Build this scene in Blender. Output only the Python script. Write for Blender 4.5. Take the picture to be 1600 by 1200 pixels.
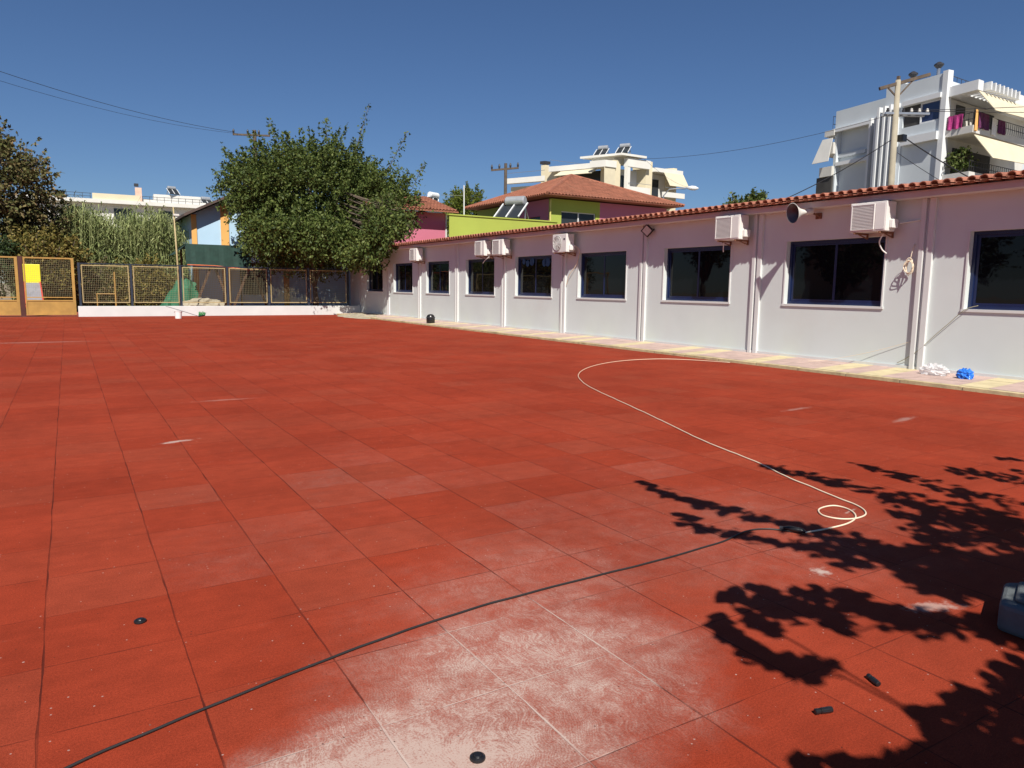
import bpy, math, random
import numpy as np
from mathutils import Vector, Matrix
R = math.radians
for o in list(bpy.data.objects): bpy.data.objects.remove(o)
scene = bpy.context.scene
COL = scene.collection
random.seed(7); rng = np.random.default_rng(11)

# ------------------------------------------------------------------ camera
cam = bpy.data.cameras.new('camera'); camo = bpy.data.objects.new('camera', cam); COL.objects.link(camo)
cam.sensor_width = 36; cam.lens = 36 * 1142.6 / 1600; cam.clip_start = .05; cam.clip_end = 1500
camo.matrix_world = Matrix(((0.856255, 0.056475, -0.513457, 0), (-0.516394, 0.118243, -0.848148, 0),
                            (0.012813, 0.991377, 0.13041, 1.487), (0, 0, 0, 1)))
scene.camera = camo
# ------------------------------------------------------------------ light
LD = Vector((1.0, 2.1, -2.5)).normalized()            # direction the sunlight travels
w = bpy.data.worlds.new('World'); scene.world = w; w.use_nodes = True
nt = w.node_tree; bg = nt.nodes['Background']
sky = nt.nodes.new('ShaderNodeTexSky'); sky.sky_type = 'NISHITA'; sky.sun_disc = False
sky.sun_elevation = math.asin(-LD.z); sky.sun_rotation = math.atan2(-LD.x, -LD.y)
sky.air_density = 1.0; sky.dust_density = 0.05; sky.ozone_density = 5.0; sky.altitude = 100
tint = nt.nodes.new('ShaderNodeVectorMath'); tint.operation = 'MULTIPLY'; tint.inputs[1].default_value = (.74, .86, 1.05)
nt.links.new(sky.outputs[0], tint.inputs[0]); nt.links.new(tint.outputs[0], bg.inputs[0]); bg.inputs[1].default_value = 0.05
sl = bpy.data.lights.new('sun', 'SUN'); so = bpy.data.objects.new('sun', sl); COL.objects.link(so)
sl.energy = 5.0; sl.angle = R(.5); sl.color = (1.0, .94, .85)
so.rotation_euler = LD.to_track_quat('-Z', 'Y').to_euler(); so.location = (-8, -16, 20)
scene.render.engine = 'CYCLES'
scene.view_settings.view_transform = 'Standard'; scene.view_settings.look = 'None'
scene.view_settings.exposure = 0.4; scene.view_settings.gamma = 1
scene.cycles.max_bounces = 6; scene.cycles.transparent_max_bounces = 8

# ------------------------------------------------------------------ helpers
class MB:
    def __init__(s): s.v = []; s.f = []
    def quad(s, a, b, c, d):
        n = len(s.v); s.v += [tuple(a), tuple(b), tuple(c), tuple(d)]; s.f.append((n, n+1, n+2, n+3)); return s
    def poly(s, pts):
        n = len(s.v); s.v += [tuple(p) for p in pts]; s.f.append(tuple(range(n, n+len(pts)))); return s
    def box(s, x0, y0, z0, x1, y1, z1):
        return s.prism([(x0, y0), (x1, y0), (x1, y1), (x0, y1)], z0, z1)
    def prism(s, poly, z0, z1):
        k = len(poly); n = len(s.v)
        s.v += [(p[0], p[1], z0) for p in poly] + [(p[0], p[1], z1) for p in poly]
        s.f.append(tuple(range(n+k-1, n-1, -1))); s.f.append(tuple(range(n+k, n+2*k)))
        for i in range(k):
            j = (i+1) % k; s.f.append((n+i, n+j, n+k+j, n+k+i))
        return s
    def obox(s, c, ax, ay, az):      # centre and half axes
        c, ax, ay, az = map(Vector, (c, ax, ay, az)); n = len(s.v)
        for k in (-1, 1):
            for i, j in ((-1, -1), (1, -1), (1, 1), (-1, 1)): s.v.append(tuple(c + ax*i + ay*j + az*k))
        for f in ((3, 2, 1, 0), (4, 5, 6, 7), (0, 1, 5, 4), (1, 2, 6, 5), (2, 3, 7, 6), (3, 0, 4, 7)):
            s.f.append(tuple(n+i for i in f))
        return s
    def bar(s, a, b, w, h=None, up=(0, 0, 1)):
        a, b = Vector(a), Vector(b); h = h or w; d = b-a
        side = d.cross(Vector(up))
        if side.length < 1e-4: side = d.cross(Vector((1, 0, 0)))
        side.normalize(); u = side.cross(d).normalized()
        return s.obox((a+b)/2, d/2, side*w/2, u*h/2)
    def tube(s, pts, r, n=6, r2=None, cap=True):
        pts = [Vector(p) for p in pts]; m = len(pts); base = len(s.v)
        ref = None
        for i, p in enumerate(pts):
            t = (pts[min(i+1, m-1)] - pts[max(i-1, 0)]).normalized()
            if ref is None:
                ref = t.cross(Vector((0, 0, 1)))
                if ref.length < .1: ref = t.cross(Vector((1, 0, 0)))
            ref = (ref - t*ref.dot(t)).normalized(); q = t.cross(ref)
            rr = (r if r2 is None else r + (r2-r)*i/(m-1)) if not isinstance(r, (list, tuple)) else r[i]
            for k in range(n):
                a = 2*math.pi*k/n; s.v.append(tuple(p + ref*math.cos(a)*rr + q*math.sin(a)*rr))
        for i in range(m-1):
            for k in range(n):
                k2 = (k+1) % n
                s.f.append((base+i*n+k, base+i*n+k2, base+(i+1)*n+k2, base+(i+1)*n+k))
        if cap:
            s.f.append(tuple(base+k for k in range(n-1, -1, -1))); s.f.append(tuple(base+(m-1)*n+k for k in range(n)))
        return s
    def lathe(s, prof, c=(0, 0, 0), axis=(0, 0, 1), n=20):
        ax = Vector(axis).normalized(); a1 = ax.orthogonal().normalized(); a2 = ax.cross(a1); c = Vector(c); b = len(s.v)
        for r, h in prof:
            for k in range(n):
                a = 2*math.pi*k/n; s.v.append(tuple(c + ax*h + (a1*math.cos(a)+a2*math.sin(a))*r))
        for i in range(len(prof)-1):
            for k in range(n):
                k2 = (k+1) % n; s.f.append((b+i*n+k, b+i*n+k2, b+(i+1)*n+k2, b+(i+1)*n+k))
        return s
    def build(s, name, m, parent=None, org=None, smooth=False, bevel=0):
        me = bpy.data.meshes.new(name)
        if org is None: org = ORG.get(parent.name if parent else None, (0, 0, 0))
        V = [(x-org[0], y-org[1], z-org[2]) for x, y, z in s.v]
        me.from_pydata(V, [], s.f); me.materials.append(m)
        if smooth: me.polygons.foreach_set('use_smooth', [True]*len(me.polygons))
        me.update()
        o = bpy.data.objects.new(name, me); COL.objects.link(o)
        if parent: o.parent = parent; ORG[o.name] = org
        else: o.location = org; ORG[o.name] = tuple(org)
        if bevel:
            b = o.modifiers.new('bevel', 'BEVEL'); b.width = bevel; b.segments = 2; b.limit_method = 'ANGLE'
        return o
ORG = {}
def thing(name, label, cat, loc=(0, 0, 0), group=None):
    o = bpy.data.objects.new(name, None); COL.objects.link(o); o.location = loc; o.empty_display_size = .2
    ORG[o.name] = tuple(loc); o['label'] = label; o['category'] = cat
    if group: o['group'] = group
    return o
def tag(o, label, cat, group=None, kind=None):
    o['label'] = label; o['category'] = cat
    if group: o['group'] = group
    if kind: o['kind'] = kind
    return o
def struct(name, mb, m, **k):
    o = mb.build(name, m, **k); o['kind'] = 'structure'; return o
def copy_tree(o, parent=None):
    c = o.copy(); COL.objects.link(c); c.parent = parent
    for ch in list(o.children): copy_tree(ch, c)
    return c
def wall(mb, O, e, n, L, z0, z1, holes, t=.15):
    """wall slab with rectangular openings: O (x,y), e direction, n outward normal, holes = (s0,s1,z0,z1)"""
    e = Vector((e[0], e[1], 0)); n = Vector((n[0], n[1], 0)); O = Vector((O[0], O[1], 0))
    S = sorted({0, L, *[h[0] for h in holes], *[h[1] for h in holes]})
    Z = sorted({z0, z1, *[h[2] for h in holes], *[h[3] for h in holes]})
    P = lambda s_, z_, d: O + e*s_ - n*d + Vector((0, 0, z_))
    for a, b in zip(S, S[1:]):
        for c, d in zip(Z, Z[1:]):
            if any(h[0] <= a and b <= h[1] and h[2] <= c and d <= h[3] for h in holes): continue
            mb.quad(P(a, c, 0), P(b, c, 0), P(b, d, 0), P(a, d, 0)); mb.quad(P(b, c, t), P(a, c, t), P(a, d, t), P(b, d, t))
    for s0, s1, c, d in holes + [(0, L, z0, z1)]:
        mb.quad(P(s0, c, 0), P(s0, c, t), P(s0, d, t), P(s0, d, 0)); mb.quad(P(s1, c, t), P(s1, c, 0), P(s1, d, 0), P(s1, d, t))
        mb.quad(P(s0, c, t), P(s0, c, 0), P(s1, c, 0), P(s1, c, t)); mb.quad(P(s0, d, 0), P(s0, d, t), P(s1, d, t), P(s1, d, 0))
    return mb

# ------------------------------------------------------------------ materials
def new_mat(name):
    m = bpy.data.materials.new(name); m.use_nodes = True
    return m, m.node_tree.nodes, m.node_tree.links, m.node_tree.nodes['Principled BSDF']
def mat(name, col, rough=.7, var=.12, scale=3.0, bump=0.0, bscale=60, metal=0, spec=.5, stain=0, stain_col=None):
    m, N, Lk, P = new_mat(name)
    tc = N.new('ShaderNodeTexCoord')
    nz = N.new('ShaderNodeTexNoise'); nz.inputs['Scale'].default_value = scale; nz.inputs['Detail'].default_value = 6
    Lk.new(tc.outputs['Object'], nz.inputs['Vector'])
    cr = N.new('ShaderNodeMapRange'); cr.inputs[1].default_value = .3; cr.inputs[2].default_value = .7
    cr.inputs[3].default_value = 1-var; cr.inputs[4].default_value = 1+var
    Lk.new(nz.outputs[0], cr.inputs[0])
    mx = N.new('ShaderNodeVectorMath'); mx.operation = 'SCALE'; mx.inputs[0].default_value = col
    Lk.new(cr.outputs[0], mx.inputs['Scale']); out = mx.outputs[0]
    if stain:
        n2 = N.new('ShaderNodeTexNoise'); n2.inputs['Scale'].default_value = scale*.35; n2.inputs['Detail'].default_value = 8
        n2.inputs['Roughness'].default_value = .65
        Lk.new(tc.outputs['Object'], n2.inputs['Vector'])
        r2 = N.new('ShaderNodeMapRange'); r2.inputs[1].default_value = .55; r2.inputs[2].default_value = .75
        r2.inputs[3].default_value = 0; r2.inputs[4].default_value = stain; Lk.new(n2.outputs[0], r2.inputs[0])
        mm = N.new('ShaderNodeMix'); mm.data_type = 'RGBA'; Lk.new(r2.outputs[0], mm.inputs[0]); Lk.new(out, mm.inputs[6])
        mm.inputs[7].default_value = (*(stain_col or [c*.5 for c in col]), 1); out = mm.outputs[2]
    Lk.new(out, P.inputs['Base Color'])
    P.inputs['Roughness'].default_value = rough; P.inputs['Metallic'].default_value = metal
    P.inputs['Specular IOR Level'].default_value = spec
    if bump:
        b = N.new('ShaderNodeTexNoise'); b.inputs['Scale'].default_value = bscale; b.inputs['Detail'].default_value = 4
        Lk.new(tc.outputs['Object'], b.inputs['Vector'])
        bp = N.new('ShaderNodeBump'); bp.inputs['Strength'].default_value = bump; bp.inputs['Distance'].default_value = .01
        Lk.new(b.outputs[0], bp.inputs['Height']); Lk.new(bp.outputs[0], P.inputs['Normal'])
    return m
def leaf_mat(name, cols, trans=.25, rough=.45):
    m, N, Lk, P = new_mat(name)
    at = N.new('ShaderNodeAttribute'); at.attribute_name = 'tone'
    cr = N.new('ShaderNodeValToRGB'); cr.color_ramp.elements[0].position = 0; cr.color_ramp.elements[1].position = 1
    cr.color_ramp.elements[0].color = (*cols[0], 1); cr.color_ramp.elements[1].color = (*cols[-1], 1)
    for i, c in enumerate(cols[1:-1]):
        e = cr.color_ramp.elements.new((i+1)/(len(cols)-1)); e.color = (*c, 1)
    Lk.new(at.outputs['Fac'], cr.inputs[0]); Lk.new(cr.outputs[0], P.inputs['Base Color'])
    P.inputs['Roughness'].default_value = rough+.1; P.inputs['Specular IOR Level'].default_value = .22
    tr = N.new('ShaderNodeBsdfTranslucent'); Lk.new(cr.outputs[0], tr.inputs[0])
    ms = N.new('ShaderNodeMixShader'); ms.inputs[0].default_value = trans
    Lk.new(P.outputs[0], ms.inputs[1]); Lk.new(tr.outputs[0], ms.inputs[2]); Lk.new(ms.outputs[0], N['Material Output'].inputs[0])
    return m
def glass_mat(name, col=(.004, .0045, .006), rough=.02, spec=.28):
    m, N, Lk, P = new_mat(name); P.inputs['Base Color'].default_value = (*col, 1)
    P.inputs['Roughness'].default_value = rough; P.inputs['Specular IOR Level'].default_value = spec
    tc = N.new('ShaderNodeTexCoord'); nz = N.new('ShaderNodeTexNoise'); nz.inputs['Scale'].default_value = 1.3
    Lk.new(tc.outputs['Object'], nz.inputs['Vector'])
    bp = N.new('ShaderNodeBump'); bp.inputs['Strength'].default_value = .04; bp.inputs['Distance'].default_value = .05
    Lk.new(nz.outputs[0], bp.inputs['Height']); Lk.new(bp.outputs[0], P.inputs['Normal'])
    return m

SMEARS = [(.80, 7.46, .16, .05, .3, .65), (3.38, 2.35, .06, .045, .4, .75), (3.46, 1.80, .15, .05, -.3, .5), (4.5, 2.95, .10, .012, .2, .45), (1.66, 9.93, .35, .05, .0, .25), (8.4, 4.9, .3, .06, .2, .3), (7.9, 6.0, .3, .05, .1, .25), (-.68, 21.5, 1.2, .2, 0, .2)]
def floor_mat():
    m, N, Lk, P = new_mat('rubber_tiles')
    def val(x): return x
    def M(op, a, b=None, c=None, clamp=False):
        n = N.new('ShaderNodeMath'); n.operation = op; n.use_clamp = clamp
        for i, x in enumerate((a, b, c)):
            if x is None: continue
            if isinstance(x, (int, float)): n.inputs[i].default_value = x
            else: Lk.new(x, n.inputs[i])
        return n.outputs[0]
    def noise(scale, det=4, vec=None, rough=.5, dist=0):
        n = N.new('ShaderNodeTexNoise'); n.inputs['Scale'].default_value = scale; n.inputs['Detail'].default_value = det
        n.inputs['Roughness'].default_value = rough; n.inputs['Distortion'].default_value = dist
        Lk.new(vec or pos, n.inputs['Vector']); return n.outputs[0]
    def rngm(x, a, b, c, d, smooth=True):
        n = N.new('ShaderNodeMapRange'); n.interpolation_type = 'SMOOTHSTEP' if smooth else 'LINEAR'
        Lk.new(x, n.inputs[0])
        for i, q in enumerate((a, b, c, d)): n.inputs[i+1].default_value = q
        return n.outputs[0]
    def mix(f, a, b):
        n = N.new('ShaderNodeMix'); n.data_type = 'RGBA'
        if isinstance(f, (int, float)): n.inputs[0].default_value = f
        else: Lk.new(f, n.inputs[0])
        for i, q in ((6, a), (7, b)):
            if isinstance(q, tuple): n.inputs[i].default_value = (*q, 1)
            else: Lk.new(q, n.inputs[i])
        return n.outputs[2]
    pos = N.new('ShaderNodeNewGeometry').outputs['Position']
    sx = N.new('ShaderNodeSeparateXYZ'); Lk.new(pos, sx.inputs[0]); X, Y = sx.outputs[0], sx.outputs[1]
    wob = M('MULTIPLY', M('SUBTRACT', noise(1.7, 3), .5), .018)
    U = M('ADD', M('DIVIDE', M('ADD', X, wob), .5), .3328)
    V = M('DIVIDE', M('SUBTRACT', M('ADD', Y, wob), 1.70), .506)
    iu, iv = M('FLOOR', U), M('FLOOR', V); fu, fv = M('SUBTRACT', U, iu), M('SUBTRACT', V, iv)
    du = M('MULTIPLY', M('MINIMUM', fu, M('SUBTRACT', 1, fu)), .5); dv = M('MULTIPLY', M('MINIMUM', fv, M('SUBTRACT', 1, fv)), .5)
    cb = N.new('ShaderNodeCombineXYZ'); Lk.new(iu, cb.inputs[0]); Lk.new(iv, cb.inputs[1])
    wn = N.new('ShaderNodeTexWhiteNoise'); wn.noise_dimensions = '3D'; Lk.new(cb.outputs[0], wn.inputs[0]); tid = wn.outputs[0]
    ws = N.new('ShaderNodeSeparateColor'); Lk.new(wn.outputs[1], ws.inputs[0]); tid2, tid3 = ws.outputs[0], ws.outputs[1]
    # joints: long ones a little wider than the cross ones
    jn = noise(5, 3)
    wu = M('MULTIPLY', rngm(jn, .3, .7, .0022, .0062), 1.0); wv = M('MULTIPLY', rngm(noise(4, 3), .35, .65, .0006, .0048), 1.0)
    ju = M('SUBTRACT', 1, M('DIVIDE', du, wu), clamp=False); jv = M('SUBTRACT', 1, M('DIVIDE', dv, wv))
    ju = M('MULTIPLY', ju, 2.2, clamp=True); jv = M('MULTIPLY', jv, 1.8, clamp=True)
    joint = M('MAXIMUM', ju, M('MULTIPLY', jv, .85))
    # base colour with per-tile tone, soft streaks and granules
    t1 = M('MULTIPLY', rngm(M('POWER', tid, .7), 0, 1, .88, 1.06, False), rngm(noise(.9, 2), .35, .65, .93, 1.05))
    big = rngm(noise(.35, 3), .3, .7, .93, 1.07)
    mid = rngm(noise(7, 5, rough=.6), .3, .7, .93, 1.07)
    st = N.new('ShaderNodeVectorMath'); st.operation = 'MULTIPLY'; Lk.new(pos, st.inputs[0]); st.inputs[1].default_value = (3, 14, 1)
    strk = rngm(noise(1, 5, st.outputs[0], .65), .3, .7, .95, 1.05)
    gran = M('MULTIPLY', rngm(noise(420, 2), .3, .7, .72, 1.28), rngm(noise(120, 4, rough=.8), .3, .7, .78, 1.22))
    tone = M('MULTIPLY', M('MULTIPLY', M('MULTIPLY', t1, big), M('MULTIPLY', mid, strk)), gran)
    sc = N.new('ShaderNodeVectorMath'); sc.operation = 'SCALE'
    hue = mix(M('POWER', tid2, 2), (.266, .036, .0150), (.238, .040, .019)); Lk.new(hue, sc.inputs[0]); Lk.new(tone, sc.inputs['Scale'])
    col = sc.outputs[0]
    # ---- plaster dust ground into the tiles near the black cable
    def blob(cx, cy, rx, ry, ang):
        c, s_ = math.cos(ang), math.sin(ang)
        dx, dy = M('SUBTRACT', X, cx), M('SUBTRACT', Y, cy)
        a = M('DIVIDE', M('ADD', M('MULTIPLY', dx, c), M('MULTIPLY', dy, s_)), rx)
        b = M('DIVIDE', M('SUBTRACT', M('MULTIPLY', dy, c), M('MULTIPLY', dx, s_)), ry)
        return M('SQRT', M('ADD', M('MULTIPLY', a, a), M('MULTIPLY', b, b)))
    edge = M('MULTIPLY', M('SUBTRACT', noise(2.2, 5, rough=.6), .5), 1.1)
    def soft(b, lo, hi, amp): return M('MULTIPLY', rngm(M('ADD', b, edge), lo, hi, 1, 0), amp)
    D = M('MAXIMUM', soft(blob(.80, 1.95, .62, .40, .25), .3, 1.35, 1.05), soft(blob(1.45, 2.25, .85, .62, .6), .2, 1.4, .62))
    D = M('MAXIMUM', D, soft(blob(1.95, 2.95, 1.0, .7, .2), .3, 1.3, .16))
    D = M('MAXIMUM', D, soft(blob(3.3, 3.0, 1.6, 1.0, .0), .2, 1.4, .10))
    tl = M('MULTIPLY', M('POWER', tid3, 3), .07); D = M('MAXIMUM', D, M('MULTIPLY', tl, rngm(blob(2.6, 4.2, 2.6, 2.6, 0), .5, 1.2, 1, 0)))
    D = M('MULTIPLY', D, rngm(tid3, 0, 1, .75, 1.15, False))
    # left column stays clean
    D = M('MULTIPLY', D, rngm(X, .325, .345, 0, 1))
    sc2 = N.new('ShaderNodeVectorMath'); sc2.operation = 'ADD'; Lk.new(pos, sc2.inputs[0])
    nd = N.new('ShaderNodeTexNoise'); nd.inputs['Scale'].default_value = 3.2; nd.inputs['Detail'].default_value = 2; Lk.new(pos, nd.inputs['Vector'])
    ndv = N.new('ShaderNodeVectorMath'); ndv.operation = 'SCALE'; Lk.new(nd.outputs[1], ndv.inputs[0]); ndv.inputs['Scale'].default_value = .35
    Lk.new(ndv.outputs[0], sc2.inputs[1])
    wv_ = N.new('ShaderNodeTexWave'); wv_.inputs['Scale'].default_value = 9; wv_.inputs['Distortion'].default_value = 13
    wv_.inputs['Detail'].default_value = 5; wv_.inputs['Detail Scale'].default_value = 1.3; wv_.inputs['Detail Roughness'].default_value = .7; Lk.new(sc2.outputs[0], wv_.inputs[0])
    scrape = M('MAXIMUM', rngm(wv_.outputs['Fac'], .2, .9, .78, 1.10), rngm(noise(2.6, 3), .40, .55, 0, 1.0))
    patch = M('MULTIPLY', rngm(noise(4, 8, rough=.6), .34, .66, .6, 1.25), rngm(noise(9, 9, rough=.78, dist=.8), .40, .58, .65, 1.15))
    arcs = N.new('ShaderNodeTexWave'); arcs.inputs['Scale'].default_value = 26; arcs.inputs['Distortion'].default_value = 16; arcs.inputs['Detail'].default_value = 2; arcs.inputs['Detail Scale'].default_value = .35; Lk.new(sc2.outputs[0], arcs.inputs[0])
    fine = M('MULTIPLY', rngm(noise(130, 4, rough=.8), .32, .68, .48, 1.48), M('MAXIMUM', rngm(arcs.outputs['Fac'], .1, .9, .82, 1.10), rngm(noise(3.5, 4), .44, .60, 0, 1.02)))
    Dm = M('MULTIPLY', M('MULTIPLY', D, scrape), M('MULTIPLY', patch, fine), clamp=True)
    col = mix(M('MINIMUM', Dm, .9), col, (.47, .36, .31))
    # joint colour: dark red, but filled with dust in the dusty part
    jd = rngm(D, .18, .45, 0, 1)
    jcol = mix(jd, (.055, .011, .008), (.50, .40, .35))
    col = mix(M('MULTIPLY', joint, M('MULTIPLY', rngm(noise(2.2, 4), .35, .65, .45, .95), .9)), col, jcol)
    # flecks of plaster
    vo = N.new('ShaderNodeTexVoronoi'); vo.inputs['Scale'].default_value = 13; vo.inputs['Randomness'].default_value = 1; Lk.new(pos, vo.inputs['Vector'])
    vs = N.new('ShaderNodeSeparateColor'); Lk.new(vo.outputs['Color'], vs.inputs[0])
    rad = M('MULTIPLY', M('POWER', vs.outputs[0], 14), .075)
    fl = M('LESS_THAN', M('ADD', vo.outputs['Distance'], M('MULTIPLY', noise(90, 2), .02)), M('ADD', rad, .004))
    col = mix(M('MULTIPLY', fl, .7), col, (.45, .36, .32))
    vo2 = N.new('ShaderNodeTexVoronoi'); vo2.inputs['Scale'].default_value = 38; Lk.new(pos, vo2.inputs['Vector'])
    vs2 = N.new('ShaderNodeSeparateColor'); Lk.new(vo2.outputs['Color'], vs2.inputs[0])
    f2 = M('LESS_THAN', vo2.outputs['Distance'], M('MULTIPLY', M('GREATER_THAN', vs2.outputs[0], .93), .14)); col = mix(M('MULTIPLY', f2, .55), col, (.45, .36, .32))
    f3 = M('LESS_THAN', vo2.outputs['Distance'], M('MULTIPLY', M('GREATER_THAN', vs2.outputs[1], .95), .13)); col = mix(M('MULTIPLY', f3, .7), col, (.03, .015, .012))
    # faint scuffs and pale drag marks
    sv = N.new('ShaderNodeVectorMath'); sv.operation = 'MULTIPLY'; Lk.new(pos, sv.inputs[0]); sv.inputs[1].default_value = (1.3, 5.5, 1)
    sf = rngm(noise(1.6, 7, sv.outputs[0], .68, .6), .66, .80, 0, .35)
    col = mix(sf, col, (.36, .16, .12))
    sm_n = M('MULTIPLY', M('SUBTRACT', noise(16, 4, rough=.7), .5), 3.0)
    for cx, cy, rx, ry, an, am in SMEARS:
        col = mix(rngm(M('ADD', blob(cx, cy, rx, ry, an), sm_n), .2, 1.3, am, 0), col, (.50, .42, .37))
    Lk.new(col, P.inputs['Base Color'])
    P.inputs['Roughness'].default_value = .9; P.inputs['Specular IOR Level'].default_value = .10
    bh = M('SUBTRACT', M('MULTIPLY', noise(300, 3), .0022), M('MULTIPLY', joint, .004))
    bp = N.new('ShaderNodeBump'); bp.inputs['Strength'].default_value = .6; bp.inputs['Distance'].default_value = 1; Lk.new(bh, bp.inputs['Height'])
    Lk.new(bp.outputs[0], P.inputs['Normal'])
    return m

MT = dict(
    floor=floor_mat(),
    earth=mat('earth', (.23, .18, .12), .95, .3, .6, .5, 8),
    wallw=mat('white_wall_paint', (.605, .66, .65), .75, .03, 1.2, .15, 90, stain=.25, stain_col=(.54, .51, .47)),
    trimw=mat('white_trim', (.62, .63, .62), .6, .03, 2),
    beam=mat('painted_beam', (.58, .57, .57), .8, .05, 2, .2, 60),
    tile=mat('clay_tile', (.33, .125, .078), .85, .35, 5, .3, 40, stain=.5, stain_col=(.46, .27, .19)),
    tileb=mat('clay_tile_far', (.26, .095, .055), .9, .25, 2, .3, 20, stain=.4, stain_col=(.36, .19, .12)),
    bluef=mat('blue_window_frame', (.009, .019, .07), .35, .1, 4),
    glass=glass_mat('window_glass'),
    glass2=glass_mat('far_glass', (.03, .035, .04), .08),
    kerb=mat('kerb_concrete', (.50, .42, .24), .9, .2, 6, .6, 50, stain=.8, stain_col=(.14, .12, .06)),
    pink=mat('pink_paver', (.45, .33, .29), .9, .14, 5, .3, 60),
    yellow=mat('yellow_paver', (.54, .46, .28), .9, .12, 5, .3, 60),
    acw=mat('ac_white', (.72, .71, .68), .45, .03, 3),
    acg=mat('ac_grille', (.42, .42, .40), .5, .05, 40),
    dark=mat('dark_metal', (.03, .03, .035), .5, .2, 10),
    black=mat('black_plastic', (.012, .012, .013), .3, .2, 12, .3, 30),
    rust=mat('rusty_bracket', (.20, .09, .05), .8, .3, 20),
    navy=mat('navy_post', (.02, .03, .05), .5, .15, 6),
    cream=mat('cream_paint', (.40, .32, .16), .6, .1, 4),
    gate=mat('ochre_gate_paint', (.40, .235, .06), .55, .15, 3, stain=.4, stain_col=(.22, .12, .04)),
    wire=mat('fence_wire', (.30, .27, .16), .5, .1, 5),
    lowwall=mat('whitewash', (.60, .62, .61), .85, .05, 1.5, .3, 40, stain=.3, stain_col=(.5, .49, .44)),
    bark=mat('bark', (.12, .09, .065), .9, .35, 8, .8, 30),
    conc=mat('pole_concrete', (.33, .295, .22), .9, .12, 3, .3, 20, stain=.4, stain_col=(.30, .24, .17)),
    wood=mat('brown_wood', (.07, .035, .02), .8, .3, 6),
    poleb=mat('dark_timber_pole', (.10, .075, .055), .9, .3, 5),
    apt=mat('apartment_white', (.56, .61, .64), .8, .04, .5, stain=.2, stain_col=(.50, .53, .54)),
    aptw=mat('apartment_trim_white', (.68, .70, .71), .7, .03, 1),
    aptc=mat('apartment_grey_white', (.62, .61, .57), .8, .06, 1),
    crm=mat('cream_render', (.64, .57, .40), .8, .05, .5, stain=.2, stain_col=(.62, .52, .36)),
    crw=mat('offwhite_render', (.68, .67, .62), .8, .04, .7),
    awn=mat('cream_awning', (.60, .54, .39), .8, .06, 1.5),
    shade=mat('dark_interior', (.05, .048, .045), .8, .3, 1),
    green=mat('lime_green_paint', (.33, .40, .065), .8, .06, .8, stain=.2, stain_col=(.28, .32, .07)),
    pinkp=mat('pink_paint', (.50, .155, .23), .8, .06, .8),
    blueb=mat('light_blue_paint', (.42, .60, .76), .8, .05, .8, stain=.15, stain_col=(.3, .42, .52)),
    orange=mat('orange_paint', (.74, .40, .12), .8, .06, 1),
    net=mat('shade_net', (.014, .045, .035), .85, .2, 4),
    gnet=mat('green_tarp', (.018, .12, .06), .7, .25, 3),
    sand=mat('sand_pile', (.34, .30, .22), .95, .2, 3, .6, 20),
    steel=mat('galvanised_steel', (.45, .46, .47), .35, .1, 5, metal=.8),
    silver=mat('tank_steel', (.42, .44, .46), .4, .12, 3, metal=.4),
    blueplas=mat('blue_plastic', (.03, .20, .75), .35, .15, 20),
    bucket=mat('white_bucket', (.82, .82, .80), .4, .04, 5),
    broom=mat('green_bristle', (.04, .30, .08), .7, .3, 30),
    cabw=mat('cream_cable', (.74, .62, .46), .5, .05, 10),
    cabb=mat('black_cable', (.02, .02, .02), .5, .1, 10),
    yel=mat('yellow_panel', (.85, .78, .03), .4, .04, 3),
    grey=mat('grey_chute', (.22, .22, .25), .5, .15, 5),
    redr=mat('red_rail', (.50, .05, .03), .5, .1, 5),
    slate=mat('blue_grey_concrete', (.10, .115, .12), .8, .2, 6, .5, 40, stain=.5, stain_col=(.16, .20, .20)),
    mag=mat('magenta_cloth', (.42, .04, .20), .9, .25, 8), purp=mat('purple_cloth', (.10, .02, .08), .9, .3, 8),
    wcl=mat('white_cloth', (.75, .74, .74), .9, .1, 8),
)
MT['leafg'] = leaf_mat('mulberry_leaf', [(.028, .046, .013), (.070, .105, .025), (.125, .16, .04), (.20, .235, .07)], .30)
MT['leafb'] = leaf_mat('dry_leaf', [(.05, .055, .02), (.10, .11, .035), (.18, .145, .06), (.29, .20, .115)], .2, .6)
MT['leafy'] = leaf_mat('olive_leaf', [(.05, .05, .014), (.12, .115, .025), (.22, .17, .045), (.30, .23, .08)], .2, .6)
MT['leafd'] = leaf_mat('dark_shrub_leaf', [(.015, .03, .012), (.035, .06, .02), (.06, .09, .03)], .15)
MT['leafr'] = leaf_mat('reed_leaf', [(.10, .13, .045), (.19, .23, .085), (.30, .34, .14), (.46, .48, .24)], .25)
MT['leafp'] = leaf_mat('pine_needle', [(.06, .09, .012), (.12, .15, .02), (.20, .22, .04)], .3)

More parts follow.
